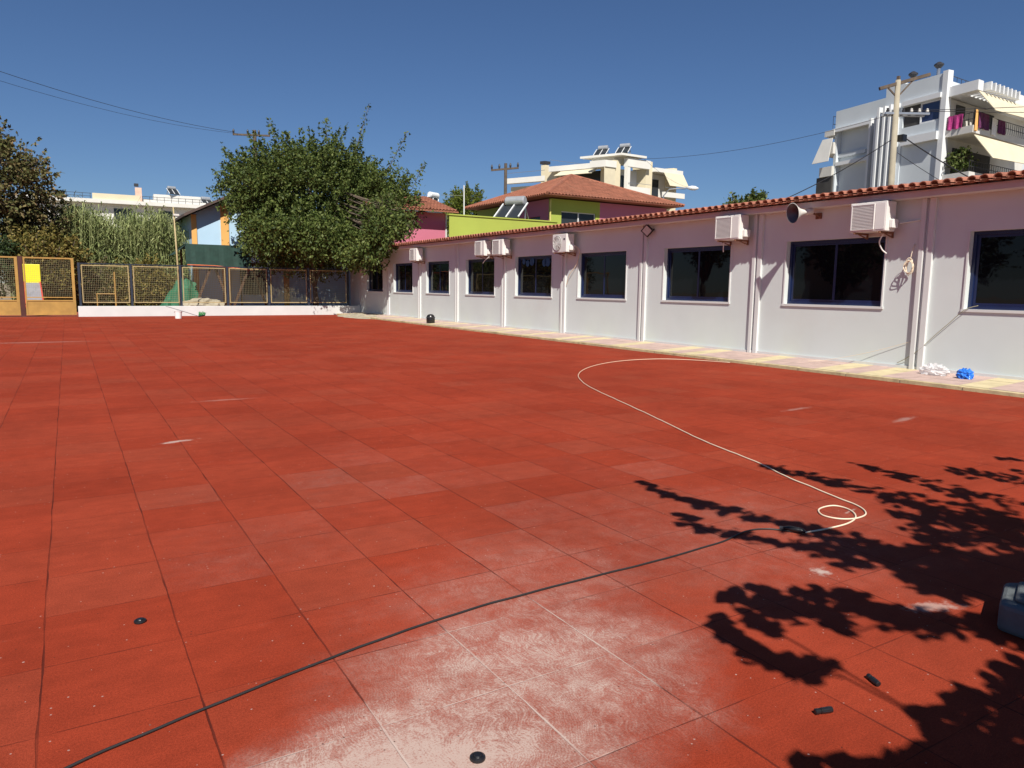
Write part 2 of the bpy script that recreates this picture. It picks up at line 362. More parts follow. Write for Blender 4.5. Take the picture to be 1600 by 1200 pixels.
# ------------------------------------------------------------------ setting: ground, court, walk
g = MB(); g.box(-400, -300, -1.0, 600, 700, -.06); struct('ground', g, MT['earth'])
g = MB(); g.box(-30, -20, -.055, 11.78, 36.99, 0); struct('rubber_court', g, MT['floor'])
g = MB(); g.box(-30, 37.2, -.055, 24, 43.5, -.01); struct('rear_yard', g, mat('rear_yard_rubber', (.30, .07, .04), .9, .2, 1, .3, 40))
g = MB(); g.box(-60, 43.51, -.055, 24, 70, -.004); struct('rear_ground', g, MT['earth'])
WZ = lambda x: .062 + (x-11.9)/(13.1-11.9)*.055
def slab(mb, x0, x1, y0, y1, dz=0):
    n = len(mb.v)
    mb.v += [(x0, y0, -.05), (x1, y0, -.05), (x1, y1, -.05), (x0, y1, -.05), (x0, y0, WZ(x0)+dz), (x1, y0, WZ(x1)+dz), (x1, y1, WZ(x1)+dz), (x0, y1, WZ(x0)+dz)]
    for f in ((4, 5, 6, 7), (0, 1, 5, 4), (1, 2, 6, 5), (2, 3, 7, 6), (3, 0, 4, 7)): mb.f.append(tuple(n+i for i in f))
pk, yl = MB(), MB(); T = .435
ys = {round(v, 2) for v in ()}
yellow_rows = set(); base = 7.42
pattern = [1, 0, 1, 0, 0, 0, 1, 0, 0, 0]
for k in range(-20, 75):
    y0 = base + k*T; tgt = yl if pattern[k % 10] else pk
    if y0 > 37.2: break
    for i in range(3):
        x0 = 11.905 + i*.4; a = random.uniform(-.0025, .0025)
        slab(tgt, x0+.003, x0+.397, y0+.003, y0+T-.003, a)
struct('walkway', pk, MT['pink']); struct('walkway_yellow_bands', yl, MT['yellow'])
kb = MB()
y = -2.0
while y < 36.9:
    L_ = 1.0; dz = random.uniform(-.004, .004); n = len(kb.v)
    kb.box(11.782+random.uniform(0, .006), y+.006, -.05, 11.9, y+L_-.006, .058+dz); y += L_
struct('kerb', kb, MT['kerb'], bevel=.008)
g = MB(); g.box(11.788, -2, -.06, 13.09, 37, .045); struct('walkway_bed', g, mat('mortar', (.22, .19, .13), .95, .3, 8))

# ------------------------------------------------------------------ main building
WX = 13.1
B = thing('school_building', 'long low white building with blue framed windows, clay tile eaves and paired pilasters', 'building', (WX, 18, 0))
win_y = [(w0-.0) for w0 in (-.43-3.62, -.43, 3.19-.0, 6.0)]
WIN = [(a-2.2, a) for a in (3.13, 6.76, 10.46, 14.2, 17.89, 21.5, 25.13, 28.77, 32.42, 36.0)]
Y0, Y1 = -4.0, 38.6
mb = MB(); wall(mb, (WX, Y0), (0, 1), (-1, 0), Y1-Y0, -.05, 3.34, [(a-Y0, b-Y0, 1.225, 2.53) for a, b in WIN], .22)
mb.build('wall', MT['wallw'], B)
mb = MB(); mb.box(WX+.22, Y0, -.05, 22.0, Y0+.2, 3.3); mb.box(WX+.22, Y1-.2, -.05, 22, Y1, 3.3); mb.box(21.8, Y0+.2, -.05, 22, Y1-.2, 3.3)
mb.build('rear_wall', MT['wallw'], B)
mb = MB(); mb.box(12.82, Y0-.2, 3.15, WX-.002, Y1+.2, 3.262); mb.build('eave_beam', MT['beam'], B)
mb = MB(); mb.box(WX-.03, Y0, .05, WX-.002, Y1, .165); mb.build('skirting', MT['trimw'], B)
for yp in (.3, 3.85, 7.36, 11.09, 14.84, 18.50, 22.12, 25.76, 29.33, 32.95):
    mb = MB(); mb.box(WX-.055, yp, .09, WX+.01, yp+.105, 3.149); mb.box(WX-.055, yp+.165, .09, WX+.01, yp+.25, 3.149)
    mb.build('pilaster', MT['trimw'], B, bevel=.006)
DECAL = mat('blue_paper', (.01, .07, .16), .7, .2, 8)
for i, (a, b) in enumerate(WIN):
    f = MB(); z0, z1 = 1.225, 2.53; x0, x1 = WX+.10, WX+.16; fw_ = .055
    f.box(x0, a, z0, x1, b, z0+fw_); f.box(x0, a, z1-fw_, x1, b, z1); f.box(x0, a, z0+fw_, x1, a+fw_, z1-fw_); f.box(x0, b-fw_, z0+fw_, x1, b, z1-fw_)
    fr = f.build('window', MT['bluef'], B)
    c = (a+b)/2
    for k, (p, q, dx) in enumerate(((a+fw_, c+.03, .0), (c-.03, b-fw_, .032))):
        s_ = MB(); u0, u1 = x0+.012+dx*.6, x0+.034+dx*.6; e = .05
        s_.box(u0, p, z0+fw_, u1, q, z0+fw_+e); s_.box(u0, p, z1-fw_-e, u1, q, z1-fw_); s_.box(u0, p, z0+fw_+e, u1, p+e, z1-fw_-e); s_.box(u0, q-e, z0+fw_+e, u1, q, z1-fw_-e)
        s_.build('sash', MT['bluef'], fr)
        gl = MB(); gl.box(u0+.008, p+e, z0+fw_+e, u0+.014, q-e, z1-fw_-e); gl.build('pane', MT['glass'], fr)
    t_ = MB(); o_ = .024
    t_.box(WX-o_, a-.045, z0-.045, WX+.02, b+.045, z0); t_.box(WX-.02, a-.03, z0, WX+.02, a-.001, z1); t_.box(WX-.02, b+.001, z0, WX+.02, b+.03, z1)
    t_.build('window_surround', MT['trimw'], fr)
    if i == 5:
        for k_, (yy, zz, rr) in enumerate(((a+.42, 2.33, .15), (a+.62, 2.30, .12), (a+1.35, 2.36, .14), (a+1.62, 2.30, .11), (a+1.85, 2.37, .10))):
            dm = MB(); xx = u0 + (.006 if k_ > 1 else -.02)
            dm.lathe([(0, 0), (rr*.7, .0), (rr, .0), (rr*1.0, -.003)], (x0+.012 if k_ > 1 else x0+.012, yy, zz), (-1, 0, 0), 12); dm.build('paper_cutout', DECAL, fr)
    # dark sheet whose colour stands in for the room's shade behind the glass
    rb = MB(); rb.box(WX+.17, a, z0, WX+.19, b, z1); rb.build('room_shade_sheet', MT['shade'], fr)
# clay tile roof: pans and covers
def tile_roof(mb, y0, y1, x_tip, z_tip, rows, pitch=.196, slope=R(7.0), step=.36):
    ny = int((y1-y0)/pitch); cs, sn = math.cos(slope), math.sin(slope)
    for j in range(ny):
        yc = y0 + (j+.5)*pitch
        for r in range(rows):
            jit = random.uniform(-.004, .004); ex = random.uniform(-.012, .012) if r == 0 else 0
            d0 = r*step + ex; d1 = (r+1)*step + .03
            for kind in (0, 1):      # 0 cover (convex), 1 pan (concave)
                K = 7; n = len(mb.v)
                yy = yc + (pitch/2 if kind else 0) + jit
                for e_, d in ((0, d0 + (.02 if kind else 0)), (1, d1)):
                    lift = .016*(1-e_)
                    for layer in (0, 1):
                        rad = (.074 - .012*layer) if not kind else (.066-.012*layer)
                        for k in range(K):
                            a = math.pi*k/(K-1)
                            if kind: hh = -math.sin(a)*rad*.55 + .004
                            else: hh = math.sin(a)*rad*.95 + .012
                            mb.v.append((x_tip + d*cs - hh*sn*0, yy + math.cos(a)*rad, z_tip + d*sn + hh + lift))
                def idx(e_, layer, k): return n + (e_*2+layer)*K + k
                for k in range(K-1):
                    mb.f.append((idx(0, 0, k), idx(0, 0, k+1), idx(1, 0, k+1), idx(1, 0, k)))
                    mb.f.append((idx(0, 1, k+1), idx(0, 1, k), idx(1, 1, k), idx(1, 1, k+1)))
                    mb.f.append((idx(0, 0, k+1), idx(0, 0, k), idx(0, 1, k), idx(0, 1, k+1)))
mb = MB(); tile_roof(mb, Y0-.3, Y1+.3, 12.60, 3.285, 7)
RF = mb.build('roof', MT['tile'], B)
mb = MB()   # roof deck under and beyond the tiles
mb.poly([(12.86, Y0-.2, 3.263), (12.86, Y1+.2, 3.263), (17.6, Y1+.2, 3.263+.52), (17.6, Y0-.2, 3.263+.52)])
mb.poly([(17.6, Y0-.2, 3.263+.52), (17.6, Y1+.2, 3.263+.52), (22.2, Y1+.2, 3.2), (22.2, Y0-.2, 3.2)])
mb.build('roof_deck', MT['tileb'], B)

# ---- air conditioners
def make_ac(kind):
    t = thing('air_conditioner', '', 'air conditioner', (0, 0, 0), 'air conditioner outdoor units under the eaves')
    # local: wall plane x=0, front at x=-.45, y along wall centred, z from 0
    b = MB(); b.box(-.43, -.36, 0, -.14, .36, .53); body = b.build('casing', MT['acw'], t, bevel=.012)
    if kind == 0:
        g_ = MB(); g_.box(-.436, -.12, .05, -.4301, .31, .48); gr = g_.build('grille', MT['acg'], t)
        s_ = MB()
        for i in range(16):
            z = .062 + i*.0265; s_.box(-.444, -.118, z, -.4365, .308, z+.012)
        s_.build('louvres', MT['acw'], gr)
        r_ = MB(); r_.box(-.450, -.135, .035, -.4303, -.12, .495); r_.box(-.45, .31, .035, -.4303, .325, .495); r_.box(-.45, -.12, .48, -.4303, .31, .495); r_.box(-.45, -.12, .035, -.4303, .31, .05)
        r_.box(-.437, -.335, .035, -.4303, -.155, .495); r_.build('front_frame', MT['acw'], t)
    else:
        g_ = MB(); g_.lathe([(.0, 0), (.205, 0), (.215, .012), (.225, .012), (.225, -.01)], (-.4305, .10, .265), (-1, 0, 0), 28); gr = g_.build('fan_opening', MT['acg'], t)
        s_ = MB()
        for r in (.05, .09, .13, .17, .20):
            s_.tube([(-.452, .10+math.cos(a)*r, .265+math.sin(a)*r) for a in [2*math.pi*i/24 for i in range(25)]], .004, 4)
        for i in range(10):
            a = 2*math.pi*i/10; s_.tube([(-.452, .10, .265), (-.446, .10+math.cos(a)*.215, .265+math.sin(a)*.215)], .004, 4)
        s_.build('fan_guard', MT['acw'], gr)
        g2 = MB(); g2.box(-.437, -.30, .36, -.4302, -.22, .40); g2.build('badge', MT['dark'], t)
    v_ = MB(); v_.box(-.33, -.43, .05, -.15, -.361, .21); v_.build('valve_cover', MT['acw'], t, bevel=.015)
    for yy in (-.25, .25):
        br = MB()
        br.box(-.44, yy-.015, -.035, -.002, yy+.015, -.003); br.box(-.03, yy-.014, -.11, -.003, yy+.014, -.036); br.bar((-.30, yy, -.03), (-.02, yy, -.10), .018)
        br.build('bracket', MT['rust'], t)
    return t
ac0, ac1 = make_ac(0), make_ac(1)
ACS = [(8.38, 2.595, 0, 'white air conditioner with louvred grille, above the large window nearest the hanging cable coil'),
       (11.76, 2.61, 0, 'white air conditioner between the square floodlight and the horn loudspeaker'),
       (18.30, 2.56, 1, 'white air conditioner with a round fan, on its own above the wall between two windows'),
       (22.0, 2.585, 0, 'right hand unit of the pair of white air conditioners side by side'),
       (23.28, 2.60, 0, 'left hand unit of the pair of white air conditioners side by side'),
       (29.18, 2.56, 0, 'farthest white air conditioner, beside the tree above the black bag')]
used = set()
for y, z, kd, lab in ACS:
    src = (ac0, ac1)[kd]
    o = src if kd not in used else copy_tree(src); used.add(kd)
    o.location = (WX-.005, y, z); o['label'] = lab
def hose(name, pts, r, m, label, cat):
    mb = MB(); P_ = [Vector(p) for p in pts]; out = []
    for i in range(len(P_)-1):
        p0, p1, p2, p3 = P_[max(i-1, 0)], P_[i], P_[i+1], P_[min(i+2, len(P_)-1)]
        for k in range(6):
            t = k/6; out.append(.5*((2*p1)+(-p0+p2)*t+(2*p0-5*p1+4*p2-p3)*t*t+(-p0+3*p1-3*p2+p3)*t**3))
    out.append(P_[-1]); mb.tube(out, r, 6)
    o = mb.build(name, m, org=tuple(P_[0]), smooth=True); tag(o, label, cat); return o
hose('drain_hose', [(12.85, 8.16, 2.56), (12.86, 8.24, 2.42), (12.92, 8.22, 2.28), (12.95, 8.14, 2.2)], .012, MT['acw'], 'short white drain hose below the nearest air conditioner, in front of dark glass', 'hose')
hose('drain_hose', [(12.85, 12.0, 2.57), (12.86, 12.02, 2.45), (12.88, 12.03, 2.36)], .012, MT['acw'], 'stub of white hose under the air conditioner beside the horn', 'hose')
hose('drain_hose', [(12.85, 22.9, 2.56), (12.8, 23.1, 2.45), (12.82, 23.3, 2.35)], .014, MT['acw'], 'short white hose under the pair of air conditioners', 'hose')
hose('drain_hose', [(12.95, 17.9, 2.75), (13.05, 17.8, 2.6), (13.06, 17.95, 2.2), (13.03, 18.25, 1.9), (13.07, 18.45, 1.6)], .012, MT['cabw'], 'long pale hose running down from the round fan air conditioner', 'hose')
hose('wall_pipe', [(13.0, 7.98, 2.74), (13.08, 7.85, 2.76), (13.085, 7.55, 2.79)], .016, MT['wallw'], 'thin white pipe running along the wall right of nearest air conditioner', 'pipe')

# ---- horn loudspeaker
hc = Vector((12.47, 9.86, 3.03)); ax = Vector((-.955, .27, -.13)).normalized()
H = thing('horn_loudspeaker', 'grey horn loudspeaker on the wall above the widest window', 'loudspeaker', (WX, 9.7, 3.0))
mb = MB(); mb.lathe([(.045, -.30), (.055, -.22), (.085, -.14), (.13, -.07), (.185, 0), (.2, .012), (.205, .02), (.195, .02)], hc, ax, 28)
mb.build('horn', MT['aptc'], H, smooth=True)
mb = MB(); mb.lathe([(.195, .019), (.18, .004), (.125, -.065), (.08, -.135), (.045, -.2), (0, -.2)], hc, ax, 28); mb.build('bell_inside', mat('horn_inside', (.10, .10, .105), .45, .1, 6), H, smooth=True)
mb = MB(); mb.lathe([(0, -.09), (.02, -.09), (.035, -.13), (.04, -.2)], hc, ax, 16); mb.build('reflector', MT['dark'], H, smooth=True)
mb = MB(); mb.lathe([(0, -.44), (.055, -.44), (.062, -.42), (.062, -.31), (.045, -.30)], hc, ax, 18); mb.build('driver', MT['aptc'], H, smooth=True)
mb = MB(); p = hc-ax*.36; mb.bar(p, (WX-.01, p.y-.03, p.z-.07), .03); mb.box(WX-.02, p.y-.1, p.z-.13, WX-.002, p.y+.04, p.z-.01); mb.build('bracket', MT['rust'], H)
# ---- floodlight
F = thing('floodlight', 'small square floodlight turned on its corner below the eaves', 'light', (WX, 14.70, 2.98))
mb = MB(); c = Vector((12.93, 14.70, 3.0)); nx = Vector((-.85, -.42, -.2)).normalized(); h_ = nx.cross(Vector((0, 0, 1))).normalized(); v_ = h_.cross(nx); d1 = (h_+v_).normalized(); d2 = (v_-h_).normalized()
mb.obox(c, nx*.03, d1*.125, d2*.125); mb.build('housing', MT['black'], F, bevel=.008)
mb = MB(); mb.obox(c+nx*.032, nx*.003, d1*.095, d2*.095); mb.build('lens', mat('frosted_lens', (.55, .52, .48), .3, .15, 30), F)
mb = MB(); mb.bar(c, (WX-.005, 14.62, 3.03), .03, .05); mb.build('bracket', MT['dark'], F)
# ---- coil of cable on a hook and loose wires
mb = MB(); cc = Vector((13.02, 7.72, 2.0))
for k in range(6):
    ph = random.uniform(-.2, .2); rx_, rz_ = random.uniform(.05, .085), random.uniform(.10, .17)
    mb.tube([cc + Vector((.02*math.sin(a*2+k)-.01*k, math.cos(a)*rx_+.02*ph, math.sin(a)*rz_-.05+.03*ph)) for a in [2*math.pi*i/22 for i in range(23)]], .006, 5)
mb.tube([(13.09, 7.70, 2.36), (13.05, 7.71, 2.28), (13.03, 7.72, 2.15), (13.02, 7.73, 2.05)], .007, 5)
tag(mb.build('cable_coil', MT['cabw'], org=(13.05, 7.72, 2.3), smooth=True), 'small coil of pale cable hanging on the wall beside the pilaster', 'cable')
hose('wall_wire', [(13.13, 6.55, 1.29), (13.05, 6.72, 1.215), (13.055, 6.95, .99), (13.055, 7.2, .74), (13.05, 7.45, .47), (13.06, 7.68, .30), (13.085, 7.85, .2)], .006, MT['wire'], 'thin loose wire running diagonally from window corner down to the pilaster foot', 'cable')
hose('wall_wire', [(13.085, 7.6, .62), (13.04, 8.4, .35), (12.9, 9.2, .14), (12.6, 9.4, .11)], .004, MT['cabw'], 'very thin pale wire lying low against the wall foot', 'cable')

# ---- bags on the walk
def crumple(name, c, rad, m, label, cat, seed, sub=4, amp=.35, flat=.0):
    import bmesh
    bm = bmesh.new(); bmesh.ops.create_icosphere(bm, subdivisions=sub, radius=1)
    from mathutils import noise as mn
    for v in bm.verts:
        p = v.co.copy(); a = 0
        a += abs(mn.noise(p*1.7+Vector((seed, 0, 0)))) * amp*1.4 + abs(mn.noise(p*4.1+Vector((0, seed, 0))))*amp*.8 + abs(mn.noise(p*9+Vector((0, 0, seed))))*amp*.35
        q = p*(1-a*.8+.12); v.co = Vector((q.x*rad[0], q.y*rad[1], max(q.z, -.55+flat)*rad[2]))
    zmin = min(v.co.z for v in bm.verts)
    for v in bm.verts: v.co.z -= zmin
    me = bpy.data.meshes.new(name); bm.to_mesh(me); bm.free(); me.materials.append(m)
    o = bpy.data.objects.new(name, me); COL.objects.link(o); o.location = c; tag(o, label, cat); return o
mp, Np, Lp, Pp = new_mat('clear_plastic'); Pp.inputs['Base Color'].default_value = (.85, .85, .85, 1); Pp.inputs['Roughness'].default_value = .25
Pp.inputs['Alpha'].default_value = .55
crumple('plastic_bag', (12.66, 6.93, .093), (.12, .26, .13), mp, 'crumpled clear plastic bag lying on the walk against the wall', 'bag', 3, 4, .6)
crumple('plastic_bag', (12.62, 6.40, .09), (.09, .14, .12), MT['blueplas'], 'crumpled bright blue plastic bag on the pink paving', 'bag', 9, 4, .6)
o = MB(); o.lathe([(0, 0), (.15, 0), (.165, .03), (.17, .15), (.165, .24), (.14, .31), (.10, .345), (.05, .36), (0, .365)], (12.15, 26.3, .06), (0, 0, 1), 22)
TB = thing('dome_bin', 'black dome shaped plastic bin standing on the walk at the far wall', 'bin', (12.15, 26.3, .07))
o.build('shell', MT['black'], TB, smooth=True)
mb = MB(); mb.lathe([(.172, .215), (.178, .225), (.178, .24), (.168, .25)], (12.15, 26.3, .06), (0, 0, 1), 22); mb.build('rim', MT['dark'], TB)

# ---- soil pile by the corner
mb = MB(); nx_, ny_ = 26, 26; n0 = 0
from mathutils import noise as mn
for j in range(ny_+1):
    for i in range(nx_+1):
        x = 11.1+1.95*i/nx_; y_ = 31.0+5.9*j/ny_
        u_, v_ = (i/nx_-.55)/.55, (j/ny_-.5)/.5; e = max(0, 1-(u_*u_*.9+v_*v_))
        mb.v.append((x, y_, -.02 + e*(.12+.12*mn.noise(Vector((x*2, y_*2, 0))))+.05*e*mn.noise(Vector((x*9, y_*9, 1)))))
for j in range(ny_):
    for i in range(nx_):
        a = j*(nx_+1)+i; mb.f.append((a, a+1, a+nx_+2, a+nx_+1))
tag(mb.build('soil_pile', MT['sand'], org=(12.1, 34, 0)), 'low pile of pale soil and rubble at the corner of wall and walk', 'soil')

# ------------------------------------------------------------------ things on the court
def cable(name, pts, r, m, label):
    P_ = [Vector((x, y, r+.001)) for x, y in pts]; out = []
    for i in range(len(P_)-1):
        p0, p1, p2, p3 = P_[max(i-1, 0)], P_[i], P_[i+1], P_[min(i+2, len(P_)-1)]
        for k in range(8):
            t = k/8; out.append(.5*((2*p1)+(-p0+p2)*t+(2*p0-5*p1+4*p2-p3)*t*t+(-p0+3*p1-3*p2+p3)*t**3))
    out.append(P_[-1]); mb = MB()
    for q in out:
        k = .006; q.x += mn.noise(Vector((q.x*5, q.y*5, 0)))*k*1.5; q.y += mn.noise(Vector((q.x*5, q.y*5, 4)))*k
    mb.tube(out, r, 8); o = mb.build(name, m, org=tuple(P_[0]), smooth=True); tag(o, label, 'cable', kind=None); return o
cable('extension_cable', [(-.45, 2.30), (-.08, 2.476), (.331, 2.603), (.616, 2.681), (.829, 2.735), (1.194, 2.809), (1.466, 2.847), (1.751, 2.87), (2.145, 2.883), (2.571, 2.887), (2.924, 2.905), (3.256, 2.935), (3.53, 2.995), (3.683, 2.957), (3.78, 2.84)], .0052, MT['cabb'], 'black extension cable crossing the dusty tiles in the foreground')
wc = [(3.807, 2.80), (4.053, 2.775), (4.267, 2.785), (4.42, 2.85), (4.515, 2.97), (4.498, 3.075), (4.338, 3.069), (4.244, 2.975), (4.265, 2.87), (4.359, 2.82), (4.497, 2.836), (4.60, 2.91), (4.665, 3.02), (4.695, 3.171), (4.774, 3.417), (4.895, 3.805), (5.078, 4.255), (5.319, 5.098), (5.682, 6.037), (6.0, 6.88), (6.30, 7.695), (6.636, 8.60), (7.002, 9.384), (7.52, 10.2), (8.25, 10.95), (9.15, 11.55), (10.04, 11.85), (10.88, 11.80), (11.4, 11.3), (11.70, 10.6)]
cable('hose_line', wc, .0055, MT['cabw'], 'long cream cable looping across the red tiles towards the walk')
PL = thing('cable_connector', 'black plug joining black and cream cables in the tree shadow', 'plug', (3.79, 2.82, 0))
mb = MB(); mb.tube([(3.75, 2.90, .02), (3.775, 2.86, .022), (3.80, 2.80, .022), (3.81, 2.78, .018)], [.010, .017, .017, .009], 10); mb.build('plug_body', MT['black'], PL, smooth=True)
mb = MB(); mb.tube([(3.74, 2.915, .016), (3.752, 2.895, .018)], .013, 10); mb.build('collar', MT['dark'], PL)
def disc(x, y, r, label):
    mb = MB(); mb.lathe([(0, .016), (r*.45, .0165), (r*.55, .012), (r*.7, .014), (r*.95, .010), (r, .005), (r*.96, 0.001)], (x, y, 0), (0, 0, 1), 22)
    for k in range(0):
        a = 2*math.pi*k/10; mb.obox((x+math.cos(a)*r*.72, y+math.sin(a)*r*.72, .013), (math.cos(a)*r*.16, math.sin(a)*r*.16, 0), (-math.sin(a)*r*.05, math.cos(a)*r*.05, 0), (0, 0, .003))
    return tag(mb.build('rubber_disc', MT['black'], org=(x, y, 0)), label, 'disc', 'black rubber discs on the tiles')
disc(.193, 3.468, .026, 'round black rubber disc on clean red tiles at the left')
disc(1.033, 1.888, .026, 'round black rubber disc lying on the white dusty tiles')
def peg(x, y, x2, y2, label):
    mb = MB(); a, b = Vector((x, y, .012)), Vector((x2, y2, .012)); d = b-a
    mb.tube([a, a+d*.03, a+d*.25, a+d*.27, a+d*.31, a+d*.33, a+d*.97, b], [.007, .0105, .0105, .008, .008, .0105, .0105, .007], 12)
    mb.tube([a+d*.4, a+d*.9], .0112, 6)
    return tag(mb.build('rubber_peg', MT['black'], org=tuple(a)), label, 'peg', 'black rubber connector pegs')
peg(2.578, 1.561, 2.554, 1.501, 'small black rubber peg between tree shadows, the farther of two')
peg(2.183, 1.506, 2.251, 1.485, 'small black rubber peg lying alone near bottom edge, the nearer of two')
# blue grey block at the right edge
BK = thing('concrete_block', 'blue grey block with rounded corners in the tree shade at right edge', 'block', (3.75, 1.55, 0))
mb = MB(); mb.prism([(3.46, 1.40), (3.46, 1.52), (3.75, 1.635), (4.3, 1.3), (4.2, .9), (3.55, 1.1)][::-1], 0, .13); mb.build('body', MT['slate'], BK, bevel=.02)
mb = MB(); mb.prism([(3.53, 1.38), (3.53, 1.49), (3.76, 1.58), (4.2, 1.28), (4.12, .98), (3.62, 1.14)][::-1], .128, .150); mb.build('top_pad', MT['slate'], BK, bevel=.012)
# bucket and broom
BU = thing('bucket', 'small white bucket on the court in front of the low white wall', 'bucket', (4.0, 34.2, 0))
mb = MB(); mb.lathe([(0, .004), (.125, .004), (.15, .30), (.162, .30), (.162, .325), (.148, .325), (.14, .29), (.118, .02), (0, .02)], (4.0, 34.2, 0), (0, 0, 1), 20); mb.build('pail', MT['bucket'], BU)
mb = MB(); mb.tube([(4.0+math.cos(a)*.16, 34.2, .30-math.sin(a)*.1+.0) for a in [math.pi*i/10 for i in range(11)]], .006, 5); mb.build('handle', MT['dark'], BU)
BR = thing('broom', 'broom with green bristles leaning on the bucket rim', 'broom', (4.9, 34.3, 0))
mb = MB(); mb.tube([(3.55, 34.25, .52), (4.05, 34.3, .36), (4.85, 34.4, .08)], .013, 6); mb.build('handle', MT['steel'], BR)
mb = MB(); mb.obox((4.95, 34.4, .1), (.13, 0, .02), (0, .04, 0), (0, 0, .03)); mb.build('head', MT['black'], BR)
mb = MB()
for i in range(60):
    x = 4.83+random.random()*.26; mb.tube([(x, 34.38+random.random()*.05, .1), (x+random.uniform(-.02, .07), 34.38, random.uniform(.22, .30))], .006, 3)
mb.build('bristles', MT['broom'], BR)

# ------------------------------------------------------------------ low wall, mesh fence, gates, pole
FY = 37.0
LW = MB(); LW.box(.36, FY, -.06, 13.08, FY+.18, .455); tag(LW.build('low_wall', MT['lowwall'], org=(6.7, FY, 0), bevel=.012), 'low whitewashed wall closing the far end of the court', 'wall')
FN = thing('mesh_fence', 'yellow framed wire mesh fence with navy posts standing on the low white wall', 'fence', (6.7, FY+.09, .455))
posts = [.47, 2.47, 4.50, 6.54, 8.46, 10.4, 12.45]
for x in posts:
    mb = MB(); mb.box(x-.045, FY+.05, .30, x+.045, FY+.13, 2.33); mb.build('post', MT['navy'], FN)
mb = MB(); mb.box(.43, FY+.075, 2.28, 12.5, FY+.105, 2.32); mb.build('top_rail', MT['navy'], FN)
for a, b in zip(posts, posts[1:]):
    mb = MB(); y0 = FY+.07; y1 = FY+.11; x0, x1, z0, z1 = a+.085, b-.085, .60, 2.24
    for q in ((x0, z0, x1, z0+.04), (x0, z1-.04, x1, z1), (x0, z0+.04, x0+.035, z1-.04), (x1-.035, z0+.04, x1, z1-.04)): mb.box(q[0], y0, q[1], q[2], y1, q[3])
    fr = mb.build('panel_frame', MT['cream'], FN)
    mb = MB(); n = int((x1-x0)/.07)
    for i in range(1, n):
        x = x0+(x1-x0)*i/n; mb.box(x-.0025, FY+.087, z0+.04, x+.0025, FY+.092, z1-.04)
    for i in range(1, 17):
        z = z0+(z1-z0)*i/17; mb.box(x0+.04, FY+.094, z-.0025, x1-.04, FY+.099, z+.0025)
    mb.build('mesh', MT['wire'], fr)
def gate(x0, x1, y, label, rot=0):
    G_ = thing('gate', label, 'gate', (x0, y, 0), 'ochre metal gate leaves')
    mb = MB()
    for q in ((x0, 2.47, x1, 2.53), (x0, .06, x1, .10), (x0, .10, x0+.06, 2.47), (x1-.11, .10, x1, 2.47), (x0+.06, .66, x1-.11, .71), (x0+.06, .80, x1-.11, .84)): mb.box(q[0], y, q[1], q[2], y+.06, q[3])
    mb.build('frame', MT['gate'], G_)
    mb = MB(); mb.box(x0+.06, y+.02, .10, x1-.11, y+.035, .66); mb.build('lower_panel', MT['gate'], G_)
    mb = MB(); n = int((x1-x0)/.07)
    for i in range(1, n):
        x = x0+.06+(x1-x0-.17)*i/n; mb.box(x-.0025, y+.027, .84, x+.0025, y+.032, 2.47)
    for i in range(1, 20):
        z = .84+1.63*i/20; mb.box(x0+.06, y+.034, z-.0025, x1-.11, y+.039, z+.0025)
    mb.build('mesh', MT['wire'], G_); return G_
gate(-1.55, .30, 37.6, 'sunlit ochre gate leaf with wire mesh beside the low white wall')
gate(-3.5, -1.75, 37.6, 'shaded ochre gate leaf at the left edge of the photo')
mb = MB(); mb.box(-1.74, 37.58, -.06, -1.57, 37.72, 2.55); tag(mb.build('gate_post', mat('maroon_post', (.07, .02, .015), .6, .15, 5), org=(-1.65, 37.65, 0)), 'dark maroon post between the two gate leaves', 'post')
LP = thing('lamp_pole', 'slim cream pole rising in front of the mesh fence and reeds', 'pole', (4.42, 37.3, 0))
mb = MB(); mb.tube([(4.47, 37.3, 0), (4.43, 37.3, 2.4), (4.36, 37.3, 4.95)], .05, 10, r2=.03); mb.build('shaft', MT['cream'], LP, smooth=True)
mb = MB(); mb.obox((4.46, 37.24, 4.6), (.12, 0, 0), (0, .06, 0), (0, 0, .04)); mb.build('lamp_head', MT['aptc'], LP)

# ------------------------------------------------------------------ rear yard things
SW = thing('swing_canopy', 'brown timber A-frame swing under a dark green shade net', 'swing', (6.6, 42, 0))
for x0 in (5.5, 7.4):
    for dx in (0,):
        mb = MB(); mb.bar((x0, 41.0, 0), (x0+1.05, 41.0, 2.6), .11); mb.build('leg', MT['wood'], SW)
        mb = MB(); mb.bar((x0+1.95, 41.15, 0), (x0+1.1, 41.15, 2.6), .11); mb.build('leg', MT['wood'], SW)
mb = MB(); mb.bar((5.3, 41.05, 2.62), (9.3, 41.3, 2.55), .12); mb.build('crossbeam', MT['wood'], SW)
mb = MB(); nn = 14
for i in range(nn+1):
    x = 5.25+3.2*i/nn; s_ = .03*math.sin(i*2.1)
    mb.v += [(x, 40.8+s_, 2.47-.012*i+.02*math.sin(i*1.3)), (x, 40.95+s_*.5, 3.50), (x-.1, 43.6, 3.35)]
for i in range(nn):
    a = i*3; mb.f += [(a, a+3, a+4, a+1), (a+1, a+4, a+5, a+2)]
nl = mb.build('shade_net', MT['net'], SW); sm = nl.modifiers.new('solid', 'SOLIDIFY'); sm.thickness = .02
mb = MB(); mb.quad((5.28, 40.9, 3.48), (5.28, 43.4, 3.3), (4.7, 43.3, 2.95), (4.75, 41.2, 2.95)); q = mb.build('net_flap', MT['net'], SW); q.modifiers.new('solid', 'SOLIDIFY').thickness = .02
mb = MB(); mb.tube([(5.3, 40.76, 2.44), (6.6, 40.74, 2.42), (8.5, 40.78, 2.24)], .03, 6); mb.build('hem_rope', mat('orange_rope', (.55, .14, .05), .8), SW)
